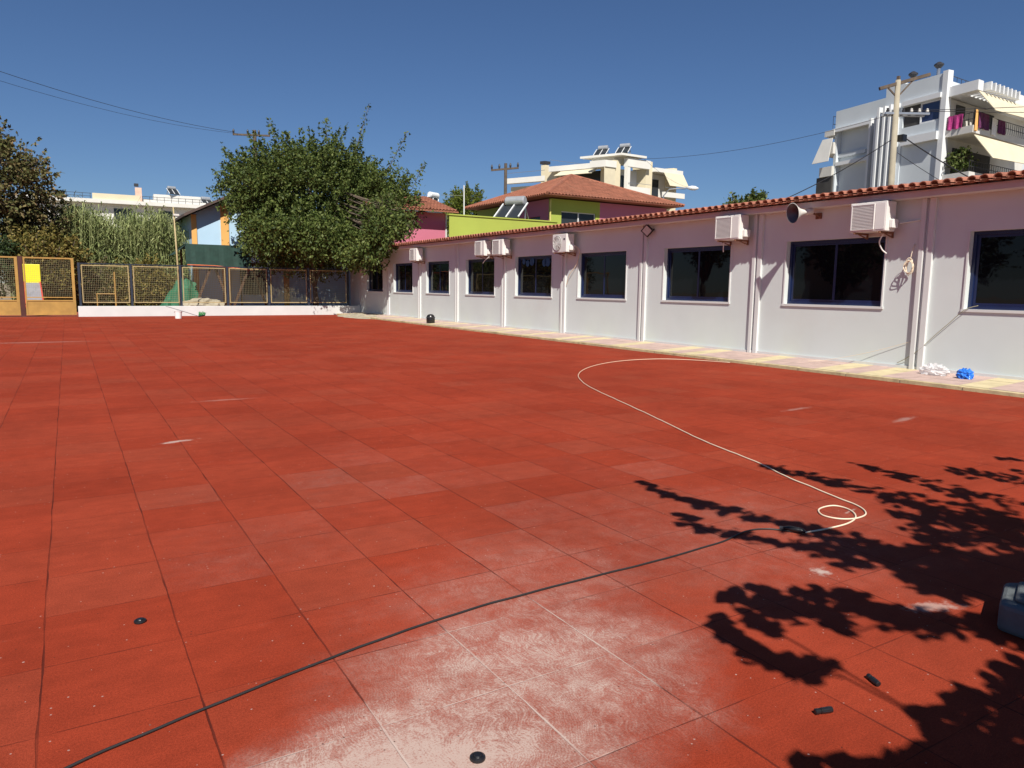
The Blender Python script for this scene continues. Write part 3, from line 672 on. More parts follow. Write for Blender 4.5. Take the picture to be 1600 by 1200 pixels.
for x in (5.35, 8.4):
    mb = MB(); mb.tube([(x, 43.4, 0), (x, 43.4, 3.32)], .05, 8); mb.build('net_post', MT['poleb'], SW)
TP = thing('tarpaulin', 'green net tarpaulin draped over a heap behind the fence', 'tarpaulin', (5.0, 42.2, 0))
mb = MB(); nn = 12
for j in range(nn+1):
    for i in range(nn+1):
        u_, v_ = i/nn, j/nn; x = 3.9+2.0*u_; h = 2.0*(min(u_/.6, 1))*(1-abs(v_-.5)*.8)*(1-.2*max(0, u_-.8)/.2)
        mb.v.append((x, 41.6+1.6*v_+.08*math.sin(i*1.9), (h*(1 if 0 < v_ < 1 else 0) if v_ > 0 else 0)*.92+.06*math.sin(i*2.3+j)))
for j in range(nn):
    for i in range(nn): a = j*(nn+1)+i; mb.f.append((a, a+1, a+nn+2, a+nn+1))
mb.build('net', MT['gnet'], TP)
crumple('sand_heap', (5.9, 40.4, 0), (1.1, .8, .5), MT['sand'], 'pale heap of sacks and sand behind the fence under swing', 'heap', 5, 4, .4)
SD = thing('playground_slide', 'playground slide with yellow hood panel and grey chute behind the gate', 'slide', (-1.3, 40.2, 0))
mb = MB(); mb.prism([(-1.72, 40.5), (-1.02, 40.5), (-1.02, 40.56), (-1.72, 40.56)], 1.42, 2.28); mb.build('hood_panel', MT['yel'], SD, bevel=.02)
mb = MB(); mb.poly([(-1.65, 40.48, 1.41), (-1.08, 40.48, 1.41), (-.95, 39.2, .25), (-1.6, 39.2, .25)]); q = mb.build('chute', MT['grey'], SD); q.modifiers.new('solid', 'SOLIDIFY').thickness = .04
mb = MB(); mb.bar((-1.06, 40.48, 1.45), (-.93, 39.2, .3), .05, .12); mb.build('side_rail', MT['redr'], SD)
mb = MB(); mb.bar((-1.67, 40.48, 1.45), (-1.62, 39.2, .3), .05, .12); mb.build('side_rail', MT['redr'], SD)
for x in (-1.7, -1.04):
    mb = MB(); mb.tube([(x, 40.7, 0), (x, 40.7, 2.3)], .04, 8); mb.build('post', MT['wood'], SD)
YF = thing('play_frame', 'small yellow metal play frame standing among shrubs behind the fence', 'play frame', (1.8, 40.3, 0))
mb = MB(); mb.tube([(1.98, 40.3, 0.02), (1.98, 40.3, 2.0), ], .035, 8); mb.tube([(1.2, 40.3, .95), (1.98, 40.3, .95)], .025, 6); mb.tube([(1.2, 40.3, .02), (1.2, 40.3, .97)], .025, 6); mb.build('frame', MT['gate'], YF)

# ------------------------------------------------------------------ vegetation
def leaves_mesh(name, C, D_, size, m, parent=None, org=(0, 0, 0), shape='leaf', up=None):
    """C centres (n,3), D_ leaf axes (n,3); one folded leaf per entry"""
    n = len(C); C = np.asarray(C, float)-np.array(org); D_ = np.asarray(D_, float); D_ /= np.linalg.norm(D_, axis=1, keepdims=True)+1e-9
    ref = rng.normal(size=(n, 3)); 
    if up is not None: ref = ref*up[1] + np.array(up[0])
    S = np.cross(D_, ref); S /= np.linalg.norm(S, axis=1, keepdims=True)+1e-9; Nn = np.cross(S, D_)
    size = np.broadcast_to(np.asarray(size, float), (n,)).reshape(n, 1)*rng.uniform(.65, 1.25, (n, 1))
    if shape == 'leaf':
        prof = [(-.5, 0, 0), (-.15, .36, .06), (.22, .30, .05), (.6, 0, -.08), (.22, -.30, .05), (-.15, -.36, .06)]
        V = np.stack([C + D_*size*a + S*size*b + Nn*size*c for a, b, c in prof], 1).reshape(-1, 3); k = 6
    else:
        prof = [(-.5, 0, 0), (0, .3, .05), (.55, 0, -.05), (0, -.3, .05)]
        if shape == 'needle': prof = [(-.5, 0, 0), (0, .07, .0), (.5, 0, 0), (0, -.07, .0)]
        V = np.stack([C + D_*size*a + S*size*b + Nn*size*c for a, b, c in prof], 1).reshape(-1, 3); k = 4
    me = bpy.data.meshes.new(name); me.vertices.add(len(V)); me.vertices.foreach_set('co', V.ravel())
    me.loops.add(n*k); me.loops.foreach_set('vertex_index', np.arange(n*k, dtype=np.int32))
    me.polygons.add(n); me.polygons.foreach_set('loop_start', np.arange(n, dtype=np.int32)*k)
    try: me.polygons.foreach_set('loop_total', np.full(n, k, dtype=np.int32))
    except Exception: pass
    me.update(calc_edges=True); me.validate()
    at = me.attributes.new('tone', 'FLOAT', 'FACE'); at.data.foreach_set('value', np.clip(rng.beta(2, 2.2, n), 0, 1).astype(np.float32))
    me.materials.append(m); o = bpy.data.objects.new(name, me); COL.objects.link(o)
    if parent: o.parent = parent
    else: o.location = org
    return o
def shoots_crown(cen, rx, ry, rz_up, rz_dn, n_sh, per, n_fill, spike=1.0, low_cut=None, taper=.55, droop=.0, clump=0):
    C, D_, stems = [], [], []
    cen = np.array(cen)
    def scale(d):
        rz = rz_up if d[2] > 0 else rz_dn
        t = 1.0 if d[2] > 0 else 1-taper*(abs(d[2])**1.3)
        return np.array([rx*t, ry*t, rz])
    lob = rng.normal(size=(9, 3)); lob /= np.linalg.norm(lob, axis=1, keepdims=True); la = rng.uniform(-.16, .14, 9)
    def lobe(d): return 1+sum(a*max(0, d@l)**3 for a, l in zip(la, lob))
    for i in range(n_sh):
        d = rng.normal(size=3); d[2] = d[2]*.9+.25; d /= np.linalg.norm(d)
        s0 = rng.uniform(.45, .8); s1 = s0+rng.uniform(.15, .38)*spike
        if rng.random() < .06: s1 += .16*spike
        s1 = min(s1, 1.22 if d[2] > .45 else 1.04)
        sc = scale(d)*lobe(d); p0 = cen+d*sc*s0; p1 = cen+d*sc*s1
        bend = np.array([0, 0, (.5 if d[2] > .1 else -.25-droop)])*rng.uniform(.2, 1)
        mid = (p0+p1)/2+rng.normal(size=3)*.12; p1 = p1+bend
        stems.append((p0, mid, p1))
        m = int(per*rng.uniform(.7, 1.3)); t = rng.uniform(0, 1, m)**.8; t = np.sort(t)
        P_ = (1-t)[:, None]**2*p0+2*((1-t)*t)[:, None]*mid+t[:, None]**2*p1
        wd = (.30-.24*t)[:, None]
        off = rng.normal(size=(m, 3))*wd*.55
        C.append(P_+off); ax_ = (p1-p0)/np.linalg.norm(p1-p0)
        D_.append(off/np.maximum(np.linalg.norm(off, axis=1, keepdims=True), .05)*.8+ax_*.5+np.array([0, 0, -.45])+rng.normal(size=(m, 3))*.35)
    if n_fill:
        q = max(1, n_fill//26); cs = rng.normal(size=(q, 3)); cs /= np.linalg.norm(cs, axis=1, keepdims=True)
        for d in cs:
            r = rng.uniform(.35, .88); c0 = cen+d*scale(d)*lobe(d)*r
            C.append(c0+rng.normal(size=(26, 3))*np.array([.3, .3, .2])); D_.append(rng.normal(size=(26, 3))+np.array([0, 0, -.4]))
    C = np.concatenate(C); D_ = np.concatenate(D_)
    if low_cut is not None:
        k = C[:, 2] > low_cut+rng.uniform(-.25, .35, len(C)); C, D_ = C[k], D_[k]
    return C, D_, stems
def trunk_mesh(base, forks, stems, r0, name, parent, mt, nst=60):
    mb = MB(); base = Vector(base)
    for pts, r in forks:
        mb.tube(pts, r, 8, r2=r*.4)
    fp = [Vector(a).lerp(Vector(b), k/6) for pts, r in forks for a, b in zip(pts, pts[1:]) for k in range(7)]
    for p0, m_, p1 in stems[:nst]:
        v = Vector(p0); n_ = min(fp, key=lambda q: (q-v).length); mb.tube([n_, n_.lerp(v, .5)+Vector((0, 0, -.08)), v, m_, p1], .03, 4, r2=.008)
    return mb.build(name, mt, parent, smooth=True)

# central tree
TX, TY = 11.3, 39.0
TR = thing('mulberry_tree', 'large dense green broadleaf tree with upright shoots beside the white building', 'tree', (TX, TY, 0))
C, D_, st = shoots_crown((11.7, 39.3, 5.7), 5.2, 3.9, 3.6, 4.1, 800, 56, 32000, 1.0, 1.75, .22, .3)
for cc_, rr_, ns_, nf_ in (((14.9, 37.6, 5.5), (1.9, 1.8, 2.5, 2.2), 130, 3600), ((9.2, 39.0, 3.9), (1.9, 1.5, 1.5, 2.0), 110, 3000), ((8.4, 40.8, 6.4), (1.8, 1.6, 2.0, 2.0), 90, 2200), ((12.8, 37.0, 3.9), (2.2, 1.4, 1.5, 1.9), 110, 3400), ((11.9, 35.4, 3.3), (1.1, 1.3, 1.1, 1.0), 60, 1500), ((10.0, 35.7, 3.7), (1.7, 1.1, 1.1, 1.2), 70, 1700), ((8.2, 36.2, 3.7), (1.2, 1.0, .9, 1.0), 40, 900), ((12.1, 33.0, 3.15), (.85, 1.5, .95, .85), 60, 1300), ((12.5, 32.0, 3.75), (.9, 1.3, .8, .7), 40, 800), ((13.4, 34.0, 4.6), (1.5, 1.6, 1.1, 1.0), 70, 1500)):
    c2, d2_, s2 = shoots_crown(cc_, *rr_, ns_, 40, nf_, .9, 1.75, .2, .2); C = np.concatenate([C, c2]); D_ = np.concatenate([D_, d2_]); st += s2
k_ = ~((C[:, 0] > 12.9) & (C[:, 2] < 3.6)); C, D_ = C[k_], D_[k_]
# a few long leading shoots
ex = []
for bx, by, bz, tx, ty, tz in ((13.4, 38.6, 8.3, 14.1, 38.1, 10.9), (15.0, 37.9, 7.6, 15.9, 37.3, 9.6), (10.0, 40.3, 8.4, 9.5, 40.6, 10.1), (12.2, 39.5, 8.6, 12.2, 39.3, 10.2), (8.3, 41.2, 7.4, 7.4, 41.8, 8.5), (16.0, 37.0, 6.6, 16.6, 36.7, 8.0)):
    t = np.linspace(0, 1, 90)[:, None]; a, b = np.array([bx, by, bz]), np.array([tx, ty, tz])
    P_ = a+(b-a)*t+rng.normal(size=(90, 3))*(.26-.2*t); ex.append(P_)
    D_ = np.concatenate([D_, rng.normal(size=(90, 3))+np.array([0, 0, .3])]); st.append((a, (a+b)/2, b))
C = np.concatenate([C]+ex)
leaves_mesh('crown', C, D_, .155, MT['leafg'], TR, (TX, TY, 0), 'rhomb')
fk = [([(TX, TY, -.05), (TX+.03, TY, .8), (TX-.05, TY, 1.7)], .2)]
for a in range(8):
    an = a*.8+.3; r_ = random.uniform(1.4, 2.3)
    fk.append(([(TX-.05, TY, 1.4+.1*(a % 3)), (TX+math.cos(an)*r_*.4, TY+math.sin(an)*r_*.4, 3.0), (TX+.2+math.cos(an)*r_*.8, TY+.3+math.sin(an)*r_*.8, 5.0), (TX+.2+math.cos(an)*r_, TY+.3+math.sin(an)*r_, 6.6)], .09))
trunk_mesh((TX, TY, 0), fk, st[-80:], .2, 'trunk', TR, MT['bark'], 80)

def simple_tree(name, label, cat, base, cen, rx, ry, ru, rd, nsh, per, nfill, m, size, low=None, shape='rhomb', spike=.9, group=None, taper=.5, bark='bark', tr=.16):
    T_ = thing(name, label, cat, base, group)
    C, D_, st = shoots_crown(cen, rx, ry, ru, rd, nsh, per, nfill, spike, low, taper)
    leaves_mesh('crown', C, D_, size, m, T_, base, shape)
    fk = [([(base[0], base[1], base[2]-.05), (base[0]+.1, base[1], (base[2]+cen[2])*.35), (cen[0], cen[1], cen[2])], tr)]
    for a in range(6):
        an = a*1.05; fk.append(([(base[0]+.05, base[1], (cen[2]-base[2])*.35), (cen[0]+math.cos(an)*rx*.35, cen[1]+math.sin(an)*ry*.35, cen[2]-.2*rd), (cen[0]+math.cos(an)*rx*.7, cen[1]+math.sin(an)*ry*.7, cen[2]+ru*.4)], tr*.5))
    trunk_mesh(base, fk, st, tr, 'trunk', T_, MT[bark], 50); return T_
simple_tree('autumn_tree', 'tall sparse tree with browning leaves at the left edge, highest of the left trees', 'tree', (-4.2, 45, 0), (-3.7, 45, 6.0), 3.9, 2.6, 3.5, 3.6, 360, 36, 9000, MT['leafb'], .19, 2.0)
simple_tree('autumn_tree', 'lower brown leaved tree against the sky left of the reeds', 'tree', (-1.0, 46, 0), (-.9, 46, 4.2), 1.7, 1.5, 1.6, 2.4, 130, 30, 2200, MT['leafb'], .17, 1.2)
simple_tree('olive_shrub', 'yellow olive coloured shrub just above the ochre gate', 'shrub', (-1.2, 42.8, 0), (-.9, 42.8, 2.6), 2.0, 1.3, 1.5, 2.4, 170, 30, 4200, MT['leafy'], .15, .2, tr=.08)
simple_tree('dark_shrub', 'dark green shrub at the left edge behind the gate', 'shrub', (-3.8, 42.0, 0), (-3.6, 42.0, 2.3), 1.9, 1.3, 1.7, 2.3, 150, 30, 4200, MT['leafd'], .14, .1, tr=.08)
simple_tree('hedge_shrub', 'leafy green shrub behind the mesh fence left of the green tarpaulin', 'shrub', (3.2, 44.2, 0), (3.3, 44.2, 1.3), 1.9, .9, 1.3, 1.3, 150, 30, 4000, MT['leafy'], .14, -.1, tr=.06)
simple_tree('hedge_shrub', 'brown green shrub behind mesh fence next to the gate', 'shrub', (.9, 44.0, 0), (.9, 44.0, 1.3), 1.5, .8, 1.3, 1.3, 110, 28, 2600, MT['leafb'], .13, -.1, tr=.06)
simple_tree('pine_tree', 'bushy yellow green tree rising behind the green painted parapet', 'tree', (27.8, 53.3, 0), (27.8, 53.3, 6.9), 2.2, 2.0, 2.6, 3.2, 240, 40, 4500, MT['leafp'], .17, 3.0, taper=.3, tr=.2)
simple_tree('roofline_shrub', 'small green treetop peeping over the roof tiles, left of two', 'shrub', (23.1, 21.1, 0), (23.1, 21.1, 4.55), .42, .4, .45, .9, 40, 30, 300, MT['leafg'], .14, 3.2, tr=.06)
simple_tree('roofline_shrub', 'small green treetop peeping over roof tiles, nearer the horn', 'shrub', (23.75, 20.6, 0), (23.75, 20.6, 4.75), .45, .4, .45, .9, 44, 30, 300, MT['leafg'], .14, 3.2, tr=.06)

simple_tree('broadleaf_tree', 'green tree just past the left edge that shades the ochre gate', 'tree', (-7.6, 33.2, 0), (-7.6, 33.2, 5.0), 2.4, 2.4, 2.4, 2.6, 150, 34, 3500, MT['leafg'], .17, 1.8)
for k_, (yy, hh) in enumerate(((9.5, 5.2), (16, 6.0), (22, 5.4), (28.5, 6.2))):
    simple_tree('boundary_tree', ('nearest', 'second nearest', 'second farthest', 'farthest')[k_]+' dark tree of the row mirrored in the windows', 'tree', (-14.5, yy, 0), (-14.5, yy, hh*.62), 2.5, 2.6, hh*.5, hh*.4, 110, 30, 2600, MT['leafd'], .22, 1.2)
HS = thing('cream_house', 'small cream house outside the left edge, mirrored in the widest window', 'house', (-34, 38, 0))
m_ = MB(); m_.box(-38, 33, -.05, -30, 43, 6.2); m_.build('wall', MT['crm'], HS)
m_ = MB(); m_.prism([(-38.4, 32.6), (-29.6, 32.6), (-29.6, 43.4), (-38.4, 43.4)], 6.201, 6.45); m_.build('roof', MT['tileb'], HS)
for yy in (34.5, 37.5, 40.5):
    m_ = MB(); m_.box(-29.99, yy, 3.6, -29.95, yy+1.2, 5.0); m_.build('window', MT['glass2'], HS)
# reeds
n_st = 2600; C, D_, Z = [], [], []
rx0 = rng.uniform(-2.5, 5.95, n_st); ry0 = rng.uniform(45.0, 50.0, n_st)
ht = np.clip(rng.normal(4.8, .42, n_st)+.35*np.sin(rx0*1.9)+.25*np.sin(rx0*4.3)-.9*np.clip((.6-rx0)/2.5, 0, 1), 2.5, 6.6)*(1-.08*(50.5-ry0)/5)
ti = (rng.random(n_st) < .03); ht = ht+ti*rng.uniform(.15, .45, n_st)
mb_v, mb_f, tones = [], [], []
for i in range(n_st):
    lean = rng.normal(size=2)*.10; h = ht[i]
    nl_ = int(14*h/5)
    for k in range(nl_):
        z = h*(.22+.78*(k+rng.random())/nl_); bx, by = rx0[i]+lean[0]*z/2, ry0[i]+lean[1]*z/2
        an = rng.uniform(0, 2*math.pi); L_ = rng.uniform(.45, .85); d = np.array([math.cos(an), math.sin(an)])
        wv = np.array([-d[1], d[0]])*rng.uniform(.022, .040); up_ = rng.uniform(.5, 1.1)*(.6+.6*z/h)
        a = (bx, by, z); m1 = (bx+d[0]*L_*.35, by+d[1]*L_*.35, z+L_*.5*up_); e_ = (bx+d[0]*L_*.85, by+d[1]*L_*.85, z+L_*(.35*up_-.15))
        n = len(mb_v)
        mb_v += [(a[0], a[1], a[2]), (m1[0]+wv[0], m1[1]+wv[1], m1[2]), (m1[0]-wv[0], m1[1]-wv[1], m1[2]), e_]
        mb_f += [(n, n+1, n+2), (n+1, n+3, n+2)]; tt = float(np.clip(rng.beta(2, 2.4), 0, 1)); tones += [tt, tt]
    n = len(mb_v); x, y_ = rx0[i], ry0[i]; tx, ty = x+lean[0]*h/2, y_+lean[1]*h/2
    mb_v += [(x-.016, y_, 0), (x+.016, y_, 0), (tx+.006, ty, h), (tx-.006, ty, h)]; mb_f.append((n, n+1, n+2, n+3)); tones.append(.7)
me = bpy.data.meshes.new('reed_bed'); me.from_pydata(mb_v, [], mb_f); me.update()
at = me.attributes.new('tone', 'FLOAT', 'FACE'); at.data.foreach_set('value', np.array(tones, np.float32))
me.materials.append(MT['leafr']); o = bpy.data.objects.new('reed_bed', me); COL.objects.link(o)
tag(o, 'tall dense bed of green reeds behind the mesh fence', 'reeds', kind='stuff')

# foreground tree behind the camera: casts the leaf shadow on the court
FT = thing('shade_tree', 'broadleaf tree standing just right of the camera whose shadow falls on the tiles', 'tree', (5.6, -2.2, 0))
lx, ly, lz = 1.0/2.5, 2.1/2.5, 1.0
def lift(p, z): return (p[0]-lx*z, p[1]-ly*z, z)
_cm = camo.matrix_world
def gpx(px, py):       # ground point under a point of the shadow tracing (tracing is in 1600x1200 units)
    d = _cm.to_3x3() @ Vector(((px-800)/1142.6, -(py-600)/1142.6, -1)); k = 1.487/-d.z; return (d.x*k, d.y*k)
SPR = [  # traced twig shadows: points, half width start/end, leaves, height tip/inner
 ([(1003, 752), (1044, 774), (1110, 789), (1171, 805), (1215, 816), (1272, 829), (1337, 846), (1403, 868), (1512, 890)], .035, .15, 170, 2.4, 3.2),
 ([(1064, 802), (1088, 824), (1145, 833), (1197, 848), (1250, 851), (1316, 868), (1359, 890)], .045, .12, 105, 2.5, 3.1),
 ([(1190, 727), (1241, 739), (1302, 754), (1372, 772), (1447, 785), (1521, 798), (1600, 811)], .05, .24, 170, 2.6, 3.4),
 ([(1326, 722), (1381, 735), (1447, 754), (1491, 768), (1600, 790)], .04, .20, 90, 2.8, 3.6),
 ([(1488, 738), (1534, 737), (1600, 750), (1700, 770)], .14, .3, 90, 2.9, 3.7),
 ([(1560, 716), (1620, 722), (1700, 735)], .06, .25, 40, 3, 3.8),
 ([(1420, 826), (1480, 830), (1560, 842), (1650, 850)], .16, .30, 190, 3.0, 3.8),
 ([(1380, 800), (1440, 808), (1520, 815), (1620, 820)], .06, .2, 80, 3.0, 3.8),
 ([(1350, 862), (1430, 875), (1520, 885), (1640, 900)], .12, .22, 230, 2.9, 3.6),
 ([(1128, 932), (1180, 938), (1232, 944), (1281, 958), (1320, 975), (1330, 990)], .055, .09, 90, 2.2, 2.6),
 ([(1152, 920), (1215, 922)], .02, .03, 12, 2.3, 2.5),
 ([(1246, 930), (1294, 926), (1350, 942), (1381, 960), (1425, 978), (1470, 995)], .06, .10, 95, 2.4, 3.0),
 ([(1340, 950), (1420, 962), (1500, 975), (1580, 985), (1660, 1000)], .06, .14, 110, 2.5, 3.2),
 ([(1128, 960), (1145, 995), (1180, 1020), (1232, 1042), (1285, 1048), (1308, 1052)], .05, .055, 95, 2.1, 2.5),
 ([(1165, 965), (1210, 985)], .04, .04, 26, 2.2, 2.4),
 ([(1200, 925), (1240, 950), (1180, 965)], .06, .07, 45, 2.3, 2.6),
 ([(1440, 920), (1520, 915), (1600, 925), (1700, 940)], .10, .22, 170, 2.8, 3.5),
 ([(1442, 1108), (1478, 1130), (1512, 1161), (1600, 1183)], .05, .14, 75, 1.9, 2.6),
 ([(1482, 1084), (1512, 1104), (1556, 1100), (1600, 1074), (1660, 1060)], .05, .13, 80, 2.0, 2.7),
 ([(1570, 1056), (1610, 1062), (1680, 1080)], .04, .16, 50, 2.1, 2.8),
 ([(1560, 1120), (1640, 1140), (1720, 1160)], .12, .25, 110, 2.3, 2.9),
 ([(1250, 1196), (1300, 1190), (1330, 1196), (1395, 1200), (1450, 1188), (1520, 1200)], .022, .05, 40, 1.7, 2.3),
 ([(1450, 1160), (1530, 1190), (1600, 1215)], .06, .12, 60, 1.8, 2.4),
 ([(1250, 850), (1400, 870), (1550, 870), (1650, 880)], .09, .26, 200, 3.3, 3.8),
 ([(1400, 895), (1500, 905), (1620, 915)], .13, .2, 150, 3.3, 3.8),
 ([(1380, 778), (1500, 805), (1620, 830)], .06, .16, 110, 3.3, 3.8),
 ([(1545, 985), (1620, 1020), (1700, 1040)], .03, .10, 36, 2.4, 3.0),
]
C, D_, twigs = [], [], []
for pts, w0, w1, n, z0, z1 in SPR:
    n = int(n*1.05); tip_, inn_ = np.array(gpx(*pts[0])), np.array(gpx(*pts[-1]))
    def seen(g_, z_):
        p_ = _cm.inverted() @ Vector(lift(g_, z_)); f_ = -p_.z
        return f_ > .05 and abs(p_.x) < .80*f_ and -.6*f_ < p_.y < .62*f_
    z0 = max(z0, 1.9)
    while any(seen(np.array(gpx(*q_)), zz_) for q_ in pts for zz_ in (z0, z0+.25)) and z0 < 4.5: z0 += .08
    z0 += .1; z1 = z0+.45
    G_ = [np.array(gpx(*p)) for p in pts]; seg = [np.linalg.norm(b-a) for a, b in zip(G_, G_[1:])]; tot = sum(seg)
    tw = []
    for i in range(len(G_)):
        t = sum(seg[:i])/tot; tw.append(lift(G_[i], z0+(z1-z0)*t))
    twigs.append(tw)
    for k in range(n):
        t = random.random()**.85; d = t*tot; i = 0
        while i < len(seg)-1 and d > seg[i]: d -= seg[i]; i += 1
        p = G_[i]+(G_[i+1]-G_[i])*min(d/seg[i], 1); dr = (G_[i+1]-G_[i])/seg[i]; nm = np.array([-dr[1], dr[0]])
        ww = (w0+(w1-w0)*t)*1.12; p = p+nm*random.gauss(0, 1)*ww*.55+dr*random.gauss(0, .02)
        z = z0+(z1-z0)*t+random.gauss(0, .07); C.append(lift(p, z))
        sgn = random.choice((-1, 1)); v3 = np.array([*( -dr*.4+nm*sgn*.8+np.array([random.gauss(0, .3), random.gauss(0, .3)])), random.uniform(-.7, .1)]); D_.append(v3)
nshape = len(C)
# rest of the crown, out of the picture to the right
for k in range(5200):
    gx = random.gauss(7.6, 1.3); gy = random.gauss(2.2, 1.5)
    q = gx*.855-gy*.518; fwd_ = gx*.518+gy*.855
    if fwd_ > .3 and q/fwd_ < .78: continue
    C.append(lift((gx, gy), random.gauss(4.0, .7))); D_.append(np.array([random.gauss(0, 1), random.gauss(0, 1), random.uniform(-.8, .2)]))
leaves_mesh('crown', C, D_, .118, MT['leafg'], FT, (5.6, -2.2, 0), 'leaf', up=((0, 0, 1), .45))
mb = MB(); top = Vector((5.3, -1.6, 3.4))
mb.tube([(5.6, -2.2, -.02), (5.55, -2.1, 1.0), (5.45, -1.9, 2.0), top, (5.0, -1.0, 4.0)], .16, 10, r2=.07)
def is_short(t_):
    c_ = _cm.inverted() @ Vector((t_[-1][0]+lx*t_[-1][2], t_[-1][1]+ly*t_[-1][2], 0)); return c_.x/-c_.z < .69
longs_ = [t_ for t_ in twigs if not is_short(t_)]
for tw in twigs:
    e_ = Vector(tw[-1]); ex_ = (_cm.inverted() @ Vector((tw[-1][0]+lx*tw[-1][2], tw[-1][1]+ly*tw[-1][2], 0)))
    if ex_.x/-ex_.z < .69:      # short twig: springs from the nearest long one
        near_ = min((Vector(q_) for t2 in longs_ for q_ in t2[1:]), key=lambda v_: (v_-e_).length)
        mb.tube([near_, e_]+[Vector(t_) for t_ in tw[::-1][1:]], [.007, .006]+[.005]*(len(tw)-1), 6); continue
    pts = [top, (top+e_)/2+Vector((0, 0, .25)), e_] + [Vector(t_) for t_ in tw[::-1][1:]]
    mb.tube(pts, [.02, .014, .009]+[.007 - .004*i/len(tw) for i in range(len(tw)-1)], 6)
mb.build('trunk', MT['bark'], FT, smooth=True)

# ------------------------------------------------------------------ background buildings
exec_bg = True
# blue building with orange bands
BB = thing('blue_building', 'light blue gabled building with orange bands behind the big tree', 'building', (9.3, 44, 0))
mb = MB(); x0, x1 = 6.03, 12.6; xc = 9.3; ze, zp = 5.24, 6.87; BY = 44.0
mb.v += [(x0, BY, -.05), (x1, BY, -.05), (x1, BY, ze), (xc, BY, zp), (x0, BY, ze), (x0, 54, -.05), (x1, 54, -.05), (x1, 54, ze), (xc, 54, zp), (x0, 54, ze)]
mb.f += [(0, 1, 2, 3, 4), (9, 8, 7, 6, 5), (0, 4, 9, 5), (1, 6, 7, 2)]
mb.build('wall', MT['blueb'], BB)
for q in ((x0-.03, x0+.24, 5.24), (7.52, 7.94, 5.9), (10.9, 11.2, 5.9)):
    mb = MB(); mb.box(q[0], 43.94, -.04, q[1], 43.997, q[2]); mb.build('orange_band', MT['orange'], BB)
mb = MB(); mb.box(12.61, 44.0, -.05, 18.5, 50, 3.9); mb.build('side_wing', MT['blueb'], BB)
mb = MB(); th = .14
for sx, xe in ((-1, x0-.45), (1, x1+.45)):
    zz = zp+.06; ez = zp+.06-(zp-ze)/(xc-x0)*abs(xe-xc)
    mb.v += [(xe, 43.3, ez), (xc, 43.3, zz), (xc, 54.3, zz), (xe, 54.3, ez), (xe, 43.3, ez+th), (xc, 43.3, zz+th), (xc, 54.3, zz+th), (xe, 54.3, ez+th)]
    n = len(mb.v)-8; mb.f += [(n, n+1, n+2, n+3), (n+4, n+7, n+6, n+5), (n, n+4, n+5, n+1), (n, n+3, n+7, n+4)]
mb.build('roof', mat('dark_roof', (.10, .07, .06), .9, .2, 2), BB)
mb = MB(); mb.box(8.6, 43.98, .9, 10.2, 43.996, 2.3); mb.build('window', MT['glass2'], BB)

# green and pink building
GB = thing('green_pink_building', 'lime green and pink building with hipped clay tile roof behind the long white one', 'building', (28.5, 40, 0))
gx, gy = 23.32+.8, 34.98+.8; S_ = 8.9; ez = 6.62
g1, g2 = MB(), MB()
W1 = [(1.0-.25, 3.5-.25, 4.3, 5.95)]
wall(g1, (gx, gy), (1, 0), (0, -1), 3.55, -.05, ez, W1, .2); g1.build('green_wall', MT['green'], GB)
g2 = MB(); wall(g2, (gx+3.55, gy), (1, 0), (0, -1), S_-3.55, -.05, ez, [], .2); g2.build('pink_wall', MT['pinkp'], GB)
m_ = MB(); wall(m_, (gx, gy+3.6+.2), (0, 1), (-1, 0), S_-3.8, -.05, ez, [(.6, 2.8, 4.2, 5.7)], .2); m_.build('green_side_wall', MT['green'], GB)
m_ = MB(); wall(m_, (gx, gy+.2), (0, 1), (-1, 0), 3.6, -.05, ez, [(.9, 2.9, 4.2, 5.7)], .2); m_.build('pink_side_wall', MT['pinkp'], GB)
m_ = MB(); m_.box(gx+.2, gy+S_-.2, -.05, gx+S_, gy+S_, ez); m_.box(gx+S_-.2, gy+.2, -.05, gx+S_, gy+S_-.2, ez); m_.build('rear_wall', MT['green'], GB)
f = MB(); f.box(gx+.75, gy+.08, 4.3, gx+.80, gy+.13, 5.95); f.box(gx+1.98, gy+.07, 4.3, gx+2.06, gy+.13, 5.95); f.box(gx+3.2, gy+.07, 4.3, gx+3.25, gy+.13, 5.95); f.box(gx+.80, gy+.08, 5.9, gx+3.2, gy+.13, 5.95)
wf = f.build('window', MT['trimw'], GB); p_ = MB(); p_.box(gx+.7, gy+.14, 4.3, gx+3.3, gy+.16, 5.95); p_.build('pane', MT['glass2'], wf)
f = MB(); f.box(gx+.15, gy+1.1, 4.2, gx+.17, gy+3.1, 5.7); f.build('window', MT['glass2'], GB)
f = MB(); f.box(gx+.15, gy+4.4, 4.2, gx+.17, gy+6.6, 5.7); f.build('window', MT['glass2'], GB)
